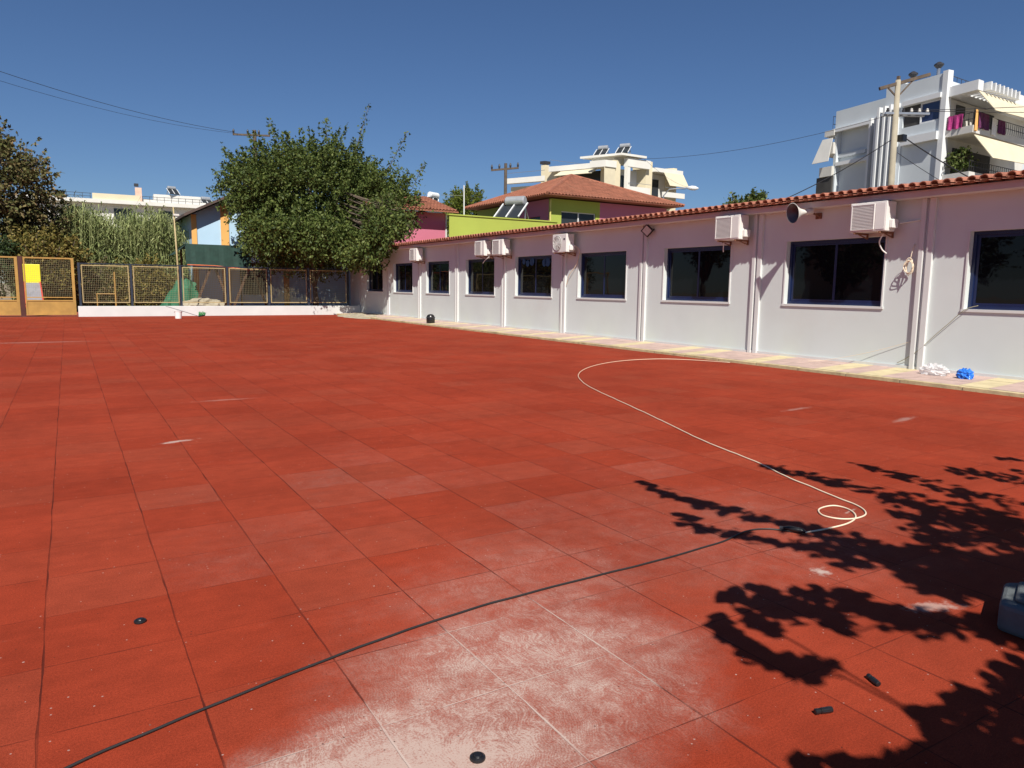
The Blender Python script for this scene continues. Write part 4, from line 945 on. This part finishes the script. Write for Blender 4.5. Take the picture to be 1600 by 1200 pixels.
# hipped roof with rows of barrel tiles
m_ = MB(); rx_0, rx_1, ry_0, ry_1 = 23.3, 33.75, 34.95, 45.0; ap = Vector((28.6, 40.1, 8.72)); zr = 6.70
def hip(mb, A_, B_, P_, pitch=.23, rows=16):
    A_, B_, P_ = Vector(A_), Vector(B_), Vector(P_); u = (B_-A_); L_ = u.length; u.normalize()
    foot = A_+u*((P_-A_).dot(u)); up_ = P_-foot; H_ = up_.length; up_.normalize(); nn = u.cross(up_).normalized()
    if nn.z < 0: nn = -nn
    tF = (P_-A_).dot(u)
    nC = int(L_/pitch)
    for c in range(nC):
        s_ = (c+.5)*pitch
        hmax = H_*(s_/tF if s_ < tF else (L_-s_)/(L_-tF))
        r = int(hmax/.4)+1
        for k in range(r):
            h0 = k*.4; h1 = min(h0+.44, hmax+.05)
            if h1-h0 < .05: continue
            n = len(mb.v); K = 6
            for hh, lf in ((h0, .03), (h1, 0.012)):
                for q in range(K):
                    a = math.pi*q/(K-1); mb.v.append(tuple(A_+u*(s_-math.cos(a)*pitch*.36)+up_*hh+nn*(math.sin(a)*.10+lf)))
            for q in range(K-1): mb.f.append((n+q, n+q+1, n+K+q+1, n+K+q))
    mb.poly([A_, B_, P_])
c4 = [(rx_0, ry_0, zr), (rx_1, ry_0, zr), (rx_1, ry_1, zr), (rx_0, ry_1, zr)]
hip(m_, c4[0], c4[1], ap); hip(m_, c4[3], c4[0], ap)
m_.poly([c4[1], c4[2], ap]); m_.poly([c4[2], c4[3], ap]); m_.poly(c4[::-1])
GR = m_.build('roof', MT['tileb'], GB)
m_ = MB()
for a in c4[:2]+[c4[3]]: m_.tube([Vector(a)+Vector((0, 0, .08)), ap+Vector((0, 0, .1))], .10, 6)
m_.build('ridge_tiles', MT['tileb'], GR)
m_ = MB(); m_.tube([(gx-.08, gy-.08, 2), (gx-.08, gy-.08, 6.55)], .05, 8); m_.build('downpipe', mat('yellow_pipe', (.55, .5, .15), .5), GB)
# green parapet wing
GW = thing('green_wing', 'low lime green parapet wing in front of the hipped roof building', 'building', (18.6, 33, 0))
m_ = MB(); m_.prism([(15.98, 32.45), (22.3, 32.45), (22.3, 36.3), (17.95, 36.3)], -.05, 4.93); m_.build('wall', MT['green'], GW)
m_ = MB(); m_.box(15.93, 32.40, 4.931, 22.35, 32.62, 4.99); m_.build('coping', MT['green'], GW)
PB = thing('pink_building', 'small pink building with clay tiles half hidden by the big tree', 'building', (14.5, 37, 0))
m_ = MB(); m_.box(13.6, 36.75, 3.2, 17.85, 41, 5.45); m_.build('wall', MT['pinkp'], PB)
m_ = MB(); tile_roof(m_, 36.2, 36.3, 0, 0, 0)
def shed(mb, x0, x1, y0, y1, z, rise):
    n = int((x1-x0)/.2)
    for c in range(n):
        xc_ = x0+(c+.5)*.2
        for k in range(int((y1-y0)/.4)):
            h0, h1 = y0+k*.4, y0+k*.4+.44; b = len(mb.v)
            for hh, lf in ((h0, .03), (h1, .012)):
                for q in range(6):
                    a = math.pi*q/5; mb.v.append((xc_-math.cos(a)*.075, hh, z+(hh-y0)*rise+math.sin(a)*.07+lf))
            for q in range(5): mb.f.append((b+q, b+q+1, b+6+q+1, b+6+q))
    mb.quad((x0, y0, z), (x1, y0, z), (x1, y1, z+(y1-y0)*rise), (x0, y1, z+(y1-y0)*rise))
    mb.quad((x1, y0, z-.06), (x0, y0, z-.06), (x0, y0, z), (x1, y0, z))
m_ = MB(); shed(m_, 13.3, 18.3, 36.0, 40, 5.5, .28); m_.build('roof', MT['tileb'], PB)
m_ = MB(); m_.box(17.86, 36.7, 3.2, 17.93, 36.9, 5.45); m_.build('corner_trim', MT['trimw'], PB)
# white cover propped on green wing side
m_ = MB(); m_.obox((17.05, 31.6, 3.78), (.55, 0, .02), (0, .3, 0), (0, 0, .02)); m_.bar((16.55, 31.5, 3.4), (16.75, 31.5, 3.8), .05); tag(m_.build('rooftop_panel', MT['aptw'], org=(17, 31.6, 3.4)), 'small white panel lying just behind the tile edge before the green wall', 'panel')

def solar(name, label, loc, e, n_, scale, tank_m, white=False, horiz=True):
    T_ = thing(name, label, 'solar heater', loc, 'rooftop solar water heaters')
    L0 = Vector(loc); e = Vector(e).normalized(); n_ = Vector(n_).normalized(); s = scale
    P = lambda a, b, c: L0+e*a*s+n_*b*s+Vector((0, 0, c*s))
    m_ = MB(); m_.lathe([(0, -.6*s), (.2*s, -.6*s), (.26*s, -.55*s), (.26*s, .55*s), (.2*s, .6*s), (0, .6*s)], P(0, -.35, 1.15), e, 18); m_.build('tank', tank_m, T_, smooth=False)
    m_ = MB()
    a, b, c, d = P(-.75, .75, .12), P(.75, .75, .12), P(.75, -.3, .95), P(-.75, -.3, .95)
    m_.quad(a, b, c, d); q = m_.build('collector', MT['glass2'], T_); q.modifiers.new('solid', 'SOLIDIFY').thickness = .06*s
    m_ = MB(); up_ = Vector((0, 0, .03*s))
    for x in (-.77, 0, .77): m_.bar(P(x, .78, .14)+up_, P(x, -.32, .99)+up_, .06*s)
    m_.build('collector_frame', MT['aptw'], T_)
    m_ = MB()
    for x in (-.6, .6): m_.bar(P(x, -.35, 0), P(x, -.35, .95), .05*s); m_.bar(P(x, -.35, .0), P(x, .8, .0), .05*s); m_.bar(P(x, -.9, .0), P(x, -.35, .8), .04*s)
    m_.build('stand', MT['steel'], T_); return T_
solar('solar_water_heater', 'large grey solar water heater tank and collector on the green parapet wing', (20.3, 33.7, 4.95), (.5, -.85, 0), (-.85, -.5, 0), .95, MT['silver'])
# antenna
AN = thing('antenna_mast', 'slim white antenna mast on the green parapet beside the bushy tree', 'antenna', (17.5, 33.83, 4.93))
m_ = MB(); m_.tube([(17.5, 33.83, 4.9), (17.49, 33.83, 6.6)], .03, 6); m_.build('mast', MT['aptw'], AN)
m_ = MB(); m_.tube([(16.3, 34.0, 6.05), (17.5, 33.83, 6.08)], .012, 4); m_.build('boom', MT['steel'], AN)

# cream apartment block (middle)
CO = Vector((60.3, 74.6, 0)); a1, a2 = R(-26), R(88)
e1 = Vector((math.sin(a1), math.cos(a1), 0)); e2 = Vector((math.sin(a2), math.cos(a2), 0))
CB = thing('cream_apartment_block', 'cream apartment block with awnings and roof slabs behind the hipped tile roof', 'building', tuple(CO))
def P2(s, t): v = CO+e1*s+e2*t; return (v.x, v.y)
def pr(mb, s0, s1, t0, t1, z0, z1): mb.prism([P2(s0, t0), P2(s0, t1), P2(s1, t1), P2(s1, t0)], z0, z1)
m_ = MB(); pr(m_, 1.8, 9, 0.6, 10, 0, 16.6); pr(m_, 9, 10.8, .2, 10, 0, 17.6); pr(m_, 10.8, 17, 1, 9, 0, 15.4); m_.build('wall', MT['crm'], CB)
m_ = MB(); pr(m_, 0, 1.9, -.5, .5, 0, 17.58); pr(m_, 0, 1.9, 4.9, 6.0, 0, 18.0); pr(m_, .1, 1.8, 9.9, 10.6, 0, 17.6); m_.build('pier', MT['crm'], CB)
for q in ((1.91, 9.2, -.9, .6, 16.75, 17.4), (-.3, 1.9, -2.3, -.51, 16.6, 17.4), (10.81, 17.2, .2, 1, 15.8, 16.5), (-.5, 1.9, 6.01, 10.95, 16.75, 17.25)):
    m_ = MB(); pr(m_, *q); m_.build('roof_slab', MT['crw'], CB)
m_ = MB(); pr(m_, -.9, 5.0, -.4, 3.8, 18.14, 18.4); m_.build('penthouse_slab', MT['crw'], CB)
m_ = MB(); pr(m_, 1, 4.2, .6, 3.3, 17.4, 18.14); m_.build('penthouse', MT['aptc'], CB)
m_ = MB(); pr(m_, -.6, 0, 1.04, 4.9, 16.9, 17.95); m_.build('balcony_beam', MT['crw'], CB)
m_ = MB(); pr(m_, -.55, -.1, 1.05, 1.5, 13.4, 16.9); m_.build('balcony_column', MT['crw'], CB)
m_ = MB(); pr(m_, -.6, -.2, 1.1, 5.0, 13.4, 14.5); pr(m_, -.9, -.6, 7.1, 10.9, 13.6, 14.25); m_.build('parapet', MT['crw'], CB)
m_ = MB(); pr(m_, 1.3, 1.79, .6, 4.9, 13, 16.8); pr(m_, 1.2, 1.78, 6.0, 9.9, 13, 16.7); m_.build('recess', MT['aptc'], CB)
m_ = MB(); pr(m_, 1.2, 1.29, 2.0, 2.9, 13.6, 16); pr(m_, 1.1, 1.19, 6.8, 8.6, 13.6, 16); pr(m_, 2.2, 8.6, .5, .58, 14.2, 16.6); m_.build('window', MT['glass2'], CB)
def sheet(name, pts, m, parent, th=.05):
    mb = MB(); mb.poly(pts); o = mb.build(name, m, parent); o.modifiers.new('solid', 'SOLIDIFY').thickness = th; return o
def q3(s, t, z): return (*P2(s, t), z)
sheet('awning', [q3(-.1, -2.3, 16.6), q3(-.1, -.5, 16.6), q3(-.15, -.5, 14.4), q3(-.15, -2.3, 14.4)], MT['awn'], CB)
sheet('awning', [q3(1.95, -.8, 16.7), q3(7.4, -.8, 16.7), q3(7.4, -2.0, 16.0), q3(1.95, -2.0, 16.0)], MT['awn'], CB)
sheet('awning', [q3(-.5, 7.4, 16.75), q3(-.5, 10.95, 16.75), q3(-1.4, 10.95, 15.0), q3(-1.4, 7.4, 15.0)], MT['awn'], CB)
for q in ((-.7, -.66, 1.1, 5.0, 14.9, 14.95), (-1.0, -.96, 7.1, 10.9, 14.8, 14.85), (9.2, 9.24, -.6, 9, 18.3, 18.34), (11, 17, .4, .44, 17.2, 17.25)):
    m_ = MB(); pr(m_, *q); m_.build('railing', MT['steel'], CB)
m_ = MB(); pr(m_, 12.5, 13.1, 2, 2.7, 15.4, 18.2); ch = m_.build('chimney', MT['crm'], CB)
m_ = MB(); pr(m_, 12.4, 13.2, 1.9, 2.8, 18.3, 18.7); m_.build('cowl', MT['dark'], ch)
for lb, s_, t_ in (('solar heater on the cream block roof, left of two', 3.6, 1.6), ('solar heater on the cream block roof, taller and right of two', .6, 1.7)):
    v = CO+e1*s_+e2*t_; solar('solar_water_heater', lb, (v.x, v.y, 18.4), (.5, -.85, 0), (-.85, -.5, 0), 1.1, MT['silver'])

# long cream building far left
FC = thing('long_cream_building', 'long low cream building seen over the reeds at left', 'building', (10, 128, 0))
FO = Vector((.7, 128, 0)); e2b = Vector((math.sin(R(93)), math.cos(R(93)), 0)); e1b = Vector((-e2b.y, e2b.x, 0))
def P4(t, s): v = FO+e2b*t+e1b*s; return (v.x, v.y)
def pf(mb, t0, t1, s0, s1, z0, z1): mb.prism([P4(t0, s0), P4(t1, s0), P4(t1, s1), P4(t0, s1)], z0, z1)
m_ = MB(); pf(m_, -6, 26, 0, 12, 0, 13.2); m_.build('wall', MT['crw'], FC)
m_ = MB(); pf(m_, -6.5, 26.5, -1.2, 12, 13.21, 13.75); m_.build('roof_slab', MT['aptc'], FC)
m_ = MB(); pf(m_, 3.3, 9.6, -1, -.7, 13.76, 14.6); m_.build('parapet', MT['crm'], FC)
m_ = MB(); pf(m_, 9.8, 19, .5, .8, 13.76, 14.3); pf(m_, 11.6, 18.4, 2, 5, 13.77, 15.3); m_.build('roof_room', MT['aptc'], FC)
m_ = MB(); pf(m_, 9.0, 9.9, 0, .9, 13.76, 15.9); c_ = m_.build('chimney', mat('pinkish_chimney', (.66, .46, .36), .9, .1, 2), FC)
m_ = MB(); pf(m_, 8.9, 9.5, 0, .8, 16.1, 16.5); m_.build('cowl', MT['dark'], c_)
for a_, b_ in ((-5, 3.2), (9.9, 20)):
    m_ = MB(); pf(m_, a_, b_, -1, -.95, 14.5, 14.56); pf(m_, a_, b_, -1, -.95, 14.1, 14.15)
    for t in np.arange(a_, b_, 1.0): pf(m_, t, t+.06, -1.01, -.94, 13.76, 14.58)
    m_.build('railing', MT['dark'], FC)
for a, b in ((0, 2), (6, 8.4), (12, 14), (16, 18.6)):
    m_ = MB(); pf(m_, a, b, -.06, -.01, 10.4, 12.6); m_.build('window', MT['glass2'], FC)
for lb, t_, sc in (('small dark solar heater standing on the far left cream roof', 14.5, 1.05), ('pale solar heater at right end of the far cream roof', 19.5, 1.2)):
    v = FO+e2b*t_; z_ = 15.3 if t_ < 18 else 13.8; solar('solar_water_heater', lb, (v.x, v.y+2.5, z_), (1, .3, 0), (.3, -1, 0), sc, MT['silver'])
solar('solar_water_heater', 'white solar heater on a roof between the big tree and the bushy tree', (25.5, 54.7, 7.75), (1, .5, 0), (-.6, -1, 0), .9, MT['aptw'])
m_ = MB(); m_.box(22.5, 54, -.05, 27.2, 58, 7.5); m_.box(22.3, 53.8, 7.51, 27.4, 58.2, 7.75); tag(m_.build('white_flat_house', MT['crw'], org=(24.8, 56, 0)), 'flat roofed white house edge behind the small pink building', 'house')

# white apartment (right)
K = 1.17; AO = Vector((46.91*K, 26.54*K, 0)); a1, a2 = R(9.3), R(87)
f1 = Vector((math.sin(a1), math.cos(a1), 0)); f2 = Vector((math.sin(a2), math.cos(a2), 0)); fn = Vector((-f1.y, f1.x, 0))
zA = lambda z: 1.487+(z-1.487)*K
def PA(s, t, n=0): v = AO+f1*s*K+f2*t*K+fn*n*K; return (v.x, v.y)
def pa(mb, s0, s1, t0, t1, z0, z1, n0=0, n1=0):
    mb.prism([PA(s0, t0, n0), PA(s0, t1, n0), PA(s1, t1, n1), PA(s1, t0, n1)], zA(z0) if z0 > .1 else 0, zA(z1))
def pn(mb, s0, s1, n0, n1, z0, z1): mb.prism([PA(s0, 0, n0), PA(s0, 0, n1), PA(s1, 0, n1), PA(s1, 0, n0)][::-1], zA(z0), zA(z1))
AB = thing('white_apartment_block', 'tall white apartment block with fins, balconies and cream awnings at upper right', 'building', tuple(AO))
m_ = MB(); pa(m_, .02, 4.2, .02, 13, 0, 14.55); m_.build('wall', MT['apt'], AB)
m_ = MB(); pa(m_, 4.2, 9.3, .35, 13, 0, 14.0, -.75, -.75); m_.build('wall_section', MT['apt'], AB)
m_ = MB(); pn(m_, .0, 2.75, 0, .16, 13.42, 14.88); pn(m_, 2.75, 4.2, -.9, .16, 4, 14.98); pn(m_, 0, 2.75, 0, .16, 11.45, 12.12); pn(m_, .0, 2.75, 0, .10, 4, 11.44); m_.build('facade_panel', MT['apt'], AB)
m_ = MB(); pn(m_, 4.2, 9.3, -1.1, -.7, 13.2, 14.62); pn(m_, 9.05, 9.3, -1.1, -.7, 4, 13.2); pn(m_, 6.6, 9.05, -1.1, -.88, 11.3, 11.55); m_.build('facade_panel', MT['apt'], AB)
for q in ((.0, 2.6, .162, .42, 10.95, 11.44), (0, 2.75, .162, .34, 13.45, 13.75), (5.6, 9.3, -.698, -.45, 13.1, 13.35), (5.6, 9.04, -1.1, -.66, 10.7, 10.95)):
    m_ = MB(); pn(m_, *q); m_.build('ledge', MT['aptw'], AB)
m_ = MB(); pn(m_, -.34, 0.015, -.2, .24, 4, 14.98); m_.build('corner_pier', MT['aptw'], AB)
for i, s_ in enumerate((3.0, 3.45, 3.9, 4.35, 4.9, 5.35)):
    m_ = MB(); pn(m_, s_, s_+.16, .16 if s_ < 4.2 else -1.1, .5 if s_ < 4.6 else .1, 4, 13.75 if s_ < 4.5 else 13.3); m_.build('fin', MT['aptw'], AB)
m_ = MB(); x = .05
for q in ((.08, 1.5, 12.13, 12.22), (.08, 1.5, 13.33, 13.41), (.08, .16, 12.22, 13.33), (1.42, 1.5, 12.22, 13.33)): pn(m_, q[0], q[1], .03, .12, q[2], q[3])
wf = m_.build('window', MT['aptw'], AB); m_ = MB(); pn(m_, .16, 1.42, .03, .06, 12.22, 13.33); m_.build('pane', glass_mat('blue_glass', (.03, .04, .10), .05, .8), wf)
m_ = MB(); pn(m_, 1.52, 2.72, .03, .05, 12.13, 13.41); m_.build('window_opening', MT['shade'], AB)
for s_ in (3.25, 3.65):
    m_ = MB(); pn(m_, s_, s_+.12, .161, .18, 9.3, 9.8); m_.build('vent', MT['dark'], AB)
# balconies: slabs between s=-2.1 and 0
for q in ((11.0, 11.42), (8.25, 8.75), (5.6, 6.0)):
    m_ = MB(); pa(m_, -2.1, -.02, -.05, 9.5, *q); m_.build('balcony_slab', MT['aptc'], AB)
for q in ((-2.2, -.02, -.05, .6, 13.4, 13.98), (-2.2, -.02, 4.9, 11, 13.35, 13.95), (-1.2, -.02, .61, 4.89, 13.4, 13.9)):
    m_ = MB(); pa(m_, *q); m_.build('roof_slab', MT['aptw'], AB)
m_ = MB(); pa(m_, -.3, -.02, .3, 11, 4, 13.35); m_.build('balcony_wall', MT['aptc'], AB)
for i in range(8):
    t = .75+i*.53; m_ = MB(); pa(m_, -2.6, -1.2, t, t+.17, 13.42, 13.9); m_.build('pergola_fin', MT['aptw'], AB)
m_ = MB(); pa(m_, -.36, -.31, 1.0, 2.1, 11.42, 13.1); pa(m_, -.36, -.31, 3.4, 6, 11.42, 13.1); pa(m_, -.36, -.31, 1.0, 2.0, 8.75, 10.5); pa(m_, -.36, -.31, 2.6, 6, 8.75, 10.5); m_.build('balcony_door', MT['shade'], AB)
def qa(s, t, z, n=0): return (*PA(s, t, n), zA(z))
sheet('awning', [qa(-2.2, 0.05, 13.32), qa(-2.2, 6.9, 13.32), qa(-3.1, 6.9, 12.25), qa(-3.1, .6, 12.1)], MT['awn'], AB, .04)
sheet('awning', [qa(-2.15, 0.05, 10.85), qa(-2.15, 7.5, 10.85), qa(-3.2, 7.5, 9.55), qa(-3.2, .55, 9.40)], MT['awn'], AB, .04)
m_ = MB()
def rail(mb, p, q, z0, z1, nb, r=.025):
    p, q = Vector(p), Vector(q)
    for z in (z1, (z0+z1)/2): mb.bar((p.x, p.y, zA(z)), (q.x, q.y, zA(z)), r*1.5)
    for i in range(nb+1):
        v = p+(q-p)*i/nb; mb.bar((v.x, v.y, zA(z0)), (v.x, v.y, zA(z1)), r)
for q in ((PA(-2.05, .02), PA(-2.05, 7.5), 11.42, 12.15, 26), (PA(-2.05, -.02), PA(-.1, -.02), 11.42, 12.15, 7), (PA(-2.05, .02), PA(-2.05, 7.5), 8.75, 9.4, 26),
          (PA(.2, 1.2), PA(.2, 9), 14.1, 14.95, 14), (PA(-.3, 2.6), PA(-.3, 11), 13.95, 14.6, 12), (PA(9.3, .6), PA(9.3, 3), 13.2, 14.3, 5)):
    m_ = MB(); rail(m_, *q); m_.build('railing', MT['dark'], AB)
# rear-left balcony
m_ = MB(); pa(m_, 9.0, 10.2, .4, 4, 11.6, 12.4); pa(m_, 9.0, 10.2, .4, 4, 10.0, 10.7); pa(m_, 9.0, 9.9, .4, 4, 12.9, 13.3); m_.build('rear_balcony', MT['aptc'], AB)
sheet('rear_awning', [qa(9.02, .3, 12.7), qa(10.0, .3, 12.7), qa(10.6, -.1, 11.0), qa(9.02, -.1, 11.0)], MT['aptc'], AB)
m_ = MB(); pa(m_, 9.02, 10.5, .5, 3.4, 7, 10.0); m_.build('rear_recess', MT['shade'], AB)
for s_, t_, z_ in ((3.3, 1.5, 15.75), (1.6, 1.8, 15.95)):
    m_ = MB(); v = PA(s_, t_); m_.tube([(v[0], v[1], zA(14.5)), (v[0], v[1], zA(z_))], .13, 8); c_ = m_.build('flue', MT['steel'], AB)
    m_ = MB(); m_.lathe([(.13, -.1), (.34, .12), (.34, .22), (.1, .38)], (v[0], v[1], zA(z_)), (0, 0, 1), 10); m_.build('cowl', MT['dark'], c_)
def cloth(name, s0, t0, s1, t1, z0, z1, m, label):
    mb = MB(); nn = 8; a, b = Vector((*PA(s0, t0), 0)), Vector((*PA(s1, t1), 0)); nv = (b-a).cross(Vector((0, 0, 1))).normalized()
    for i in range(nn+1):
        p = a+(b-a)*i/nn
        for z, k in ((zA(z1), .01), ((zA(z0)+zA(z1))/2, .06), (zA(z0), .09)): v = p+nv*(.06+k*math.sin(i*1.7)); mb.v.append((v.x, v.y, z+.03*math.sin(i*2.2)))
    for i in range(nn):
        for j in (0, 1): q = i*3+j; mb.f.append((q, q+3, q+4, q+1))
    o = mb.build(name, m, org=(a.x, a.y, zA(z0))); o.modifiers.new('solid', 'SOLIDIFY').thickness = .02; tag(o, label, 'laundry', 'laundry on the upper balcony'); return o
cloth('hanging_cloth', -.45, .0, -1.45, -.02, 11.38, 12.2, MT['mag'], 'magenta cloth over the side railing of the upper balcony')
cloth('hanging_cloth', -2.1, .05, -2.1, .3, 11.1, 12.3, MT['orange'], 'narrow orange cloth at the balcony railing corner')
cloth('hanging_cloth', -2.1, .5, -2.1, 1.7, 11.3, 12.2, MT['purp'], 'dark purple cloth on the balcony front railing')
cloth('hanging_cloth', -2.1, 2.2, -2.1, 2.7, 11.1, 12.1, MT['wcl'], 'white cloth between purple cloths on the balcony railing')
cloth('hanging_cloth', -2.1, 3.0, -2.1, 3.9, 11.3, 12.1, MT['purp'], 'dark purple cloth right of the white one on the balcony railing')
v = PA(-1.2, .5); simple_tree('balcony_plant', 'leafy green plant on the lower balcony of the white apartment block', 'plant', (v[0], v[1], zA(8.75)), (v[0], v[1], zA(9.5)), .7, .7, .8, .7, 40, 26, 300, MT['leafg'], .2, None, tr=.04)

# ------------------------------------------------------------------ poles, lamp and wires
UP = thing('utility_pole', 'tall concrete utility pole with crossarms before the white apartment block', 'pole', (28.38, 17.9, 0))
m_ = MB(); m_.tube([(28.45, 17.86, 0), (28.35, 17.9, 9.75)], .16, 14, r2=.095); m_.build('shaft', MT['conc'], UP, smooth=True)
m_ = MB(); m_.bar((27.75, 18.27, 9.42), (29.4, 17.27, 9.98), .12, .12); m_.build('crossarm', MT['poleb'], UP)
m_ = MB(); m_.bar((28.0, 18.11, 8.50), (29.5, 17.22, 8.50), .08, .08); m_.build('crossarm', MT['steel'], UP)
m_ = MB(); m_.bar((28.0, 18.3, 8.46), (29.5, 17.42, 8.46), .08, .08); m_.build('crossarm', MT['steel'], UP)
m_ = MB(); m_.bar((28.36, 17.9, 9.1), (28.0, 18.1, 9.48), .05); m_.bar((28.36, 17.9, 9.1), (28.85, 17.6, 9.75), .05); m_.bar((28.36, 17.9, 9.55), (28.36, 17.9, 9.9), .1); m_.build('brace', MT['poleb'], UP)
for i in range(6):
    t = .05+i*.18; p = Vector((28.0, 18.11, 8.56)).lerp(Vector((29.5, 17.22, 8.56)), min(t, 1))
    m_ = MB(); m_.lathe([(0, 0), (.05, 0), (.065, .05), (.035, .08), (.055, .12), (0, .15)], p, (0, 0, 1), 10); m_.build('insulator', MT['aptc'] if i > 2 else MT['dark'], UP)
m_ = MB(); m_.box(28.5, 17.6, 7.42, 28.75, 17.85, 7.68); m_.build('cable_box', MT['black'], UP)
def catenary(a, b, sag, n=16):
    a, b = Vector(a), Vector(b); return [a.lerp(b, i/n)-Vector((0, 0, sag*4*(i/n)*(1-i/n))) for i in range(n+1)]
def wire(name, a, b, sag, r, label, m='dark'):
    m_ = MB(); m_.tube(catenary(a, b, sag), r, 4); o = m_.build(name, MT[m], org=tuple(a)); tag(o, label, 'wire'); return o
wire('overhead_wire', (28.3, 17.95, 7.5), (24.5, 22.0, 4.6), .25, .018, 'thick dark wire sagging left from the concrete pole')
wire('overhead_wire', (28.7, 17.7, 7.6), (33.5, 14.8, 4.9), .2, .025, 'thick dark cable sloping right from the box on concrete pole')
wire('overhead_wire', (28.5, 17.8, 7.0), (32.0, 15.8, 4.9), .1, .012, 'thinner wire sloping right below the thick cable')
wire('overhead_wire', (28.2, 18.0, 8.45), (26.0, 30.0, 8.2), .35, .008, 'thin wire running from pole crossarm towards the lamp')
wire('overhead_wire', (26.0, 30.0, 8.2), (43.2, 44.0, 9.6), .3, .008, 'thin wire reaching across the sky to the street lamp')
wire('overhead_wire', (28.8, 17.6, 8.6), (70, -5, 14), .8, .012, 'thin upper wire crossing the apartment facade to the right')
wire('overhead_wire', (29.2, 17.4, 8.6), (70, -4, 12.5), .9, .012, 'thin lower wire crossing the apartment facade to the right')
U2 = thing('utility_pole', 'distant timber utility pole with insulator crossarm over the tiled roof', 'pole', (30.45, 51.7, 0))
m_ = MB(); m_.tube([(30.45, 51.7, 0), (30.45, 51.7, 11.3)], .17, 10, r2=.12); m_.build('shaft', MT['poleb'], U2)
m_ = MB(); m_.bar((29.45, 52.3, 10.75), (31.3, 51.1, 10.95), .12, .14); m_.build('crossarm', MT['poleb'], U2)
for t in (.03, .3, .7, .97):
    p = Vector((29.45, 52.3, 10.8)).lerp(Vector((31.3, 51.1, 11.0)), t); m_ = MB(); m_.lathe([(0, 0), (.07, 0), (.09, .2), (.05, .35), (0, .4)], p, (0, 0, 1), 8); m_.build('insulator', MT['dark'], U2)
U3 = thing('utility_pole', 'timber utility pole half hidden in the crown of the big tree', 'pole', (12.3, 56.9, 0))
m_ = MB(); m_.tube([(12.3, 56.9, 0), (12.3, 56.9, 12.6)], .17, 10, r2=.12); m_.build('shaft', MT['poleb'], U3)
m_ = MB(); m_.bar((10.9, 57.5, 12.25), (13.3, 56.5, 12.25), .12, .12); m_.build('crossarm', MT['poleb'], U3)
for t in (.02, .4, .7, .98):
    p = Vector((10.9, 57.5, 12.3)).lerp(Vector((13.3, 56.5, 12.3)), t); m_ = MB(); m_.lathe([(0, 0), (.06, 0), (.08, .2), (.05, .3), (0, .35)], p, (0, 0, 1), 8); m_.build('insulator', MT['dark'], U3)
wire('overhead_wire', (11.0, 57.4, 12.4), (-13.9, 33.4, 12.9), 1.1, .013, 'upper of two long thin wires crossing the sky at left')
wire('overhead_wire', (11.2, 57.3, 12.3), (-14.0, 33.9, 12.4), 1.2, .009, 'lower of two long thin wires crossing the sky at left')
SLp = thing('street_lamp', 'street lamp head on a thin arm in the gap beyond the tiled roof', 'street lamp', (43.9, 44.6, 0))
m_ = MB(); m_.tube([(41.6, 45.5, 0), (41.6, 45.5, 9.0), (41.9, 45.2, 9.5), (43.0, 44.3, 9.62)], .05, 8); m_.build('post', MT['steel'], SLp)
m_ = MB(); m_.lathe([(0, -.45), (.10, -.4), (.18, -.1), (.17, .2), (.06, .45), (0, .47)], (43.3, 44.0, 9.58), (.85, -.5, -.05), 12); m_.build('lamp_head', MT['aptw'], SLp, smooth=True)
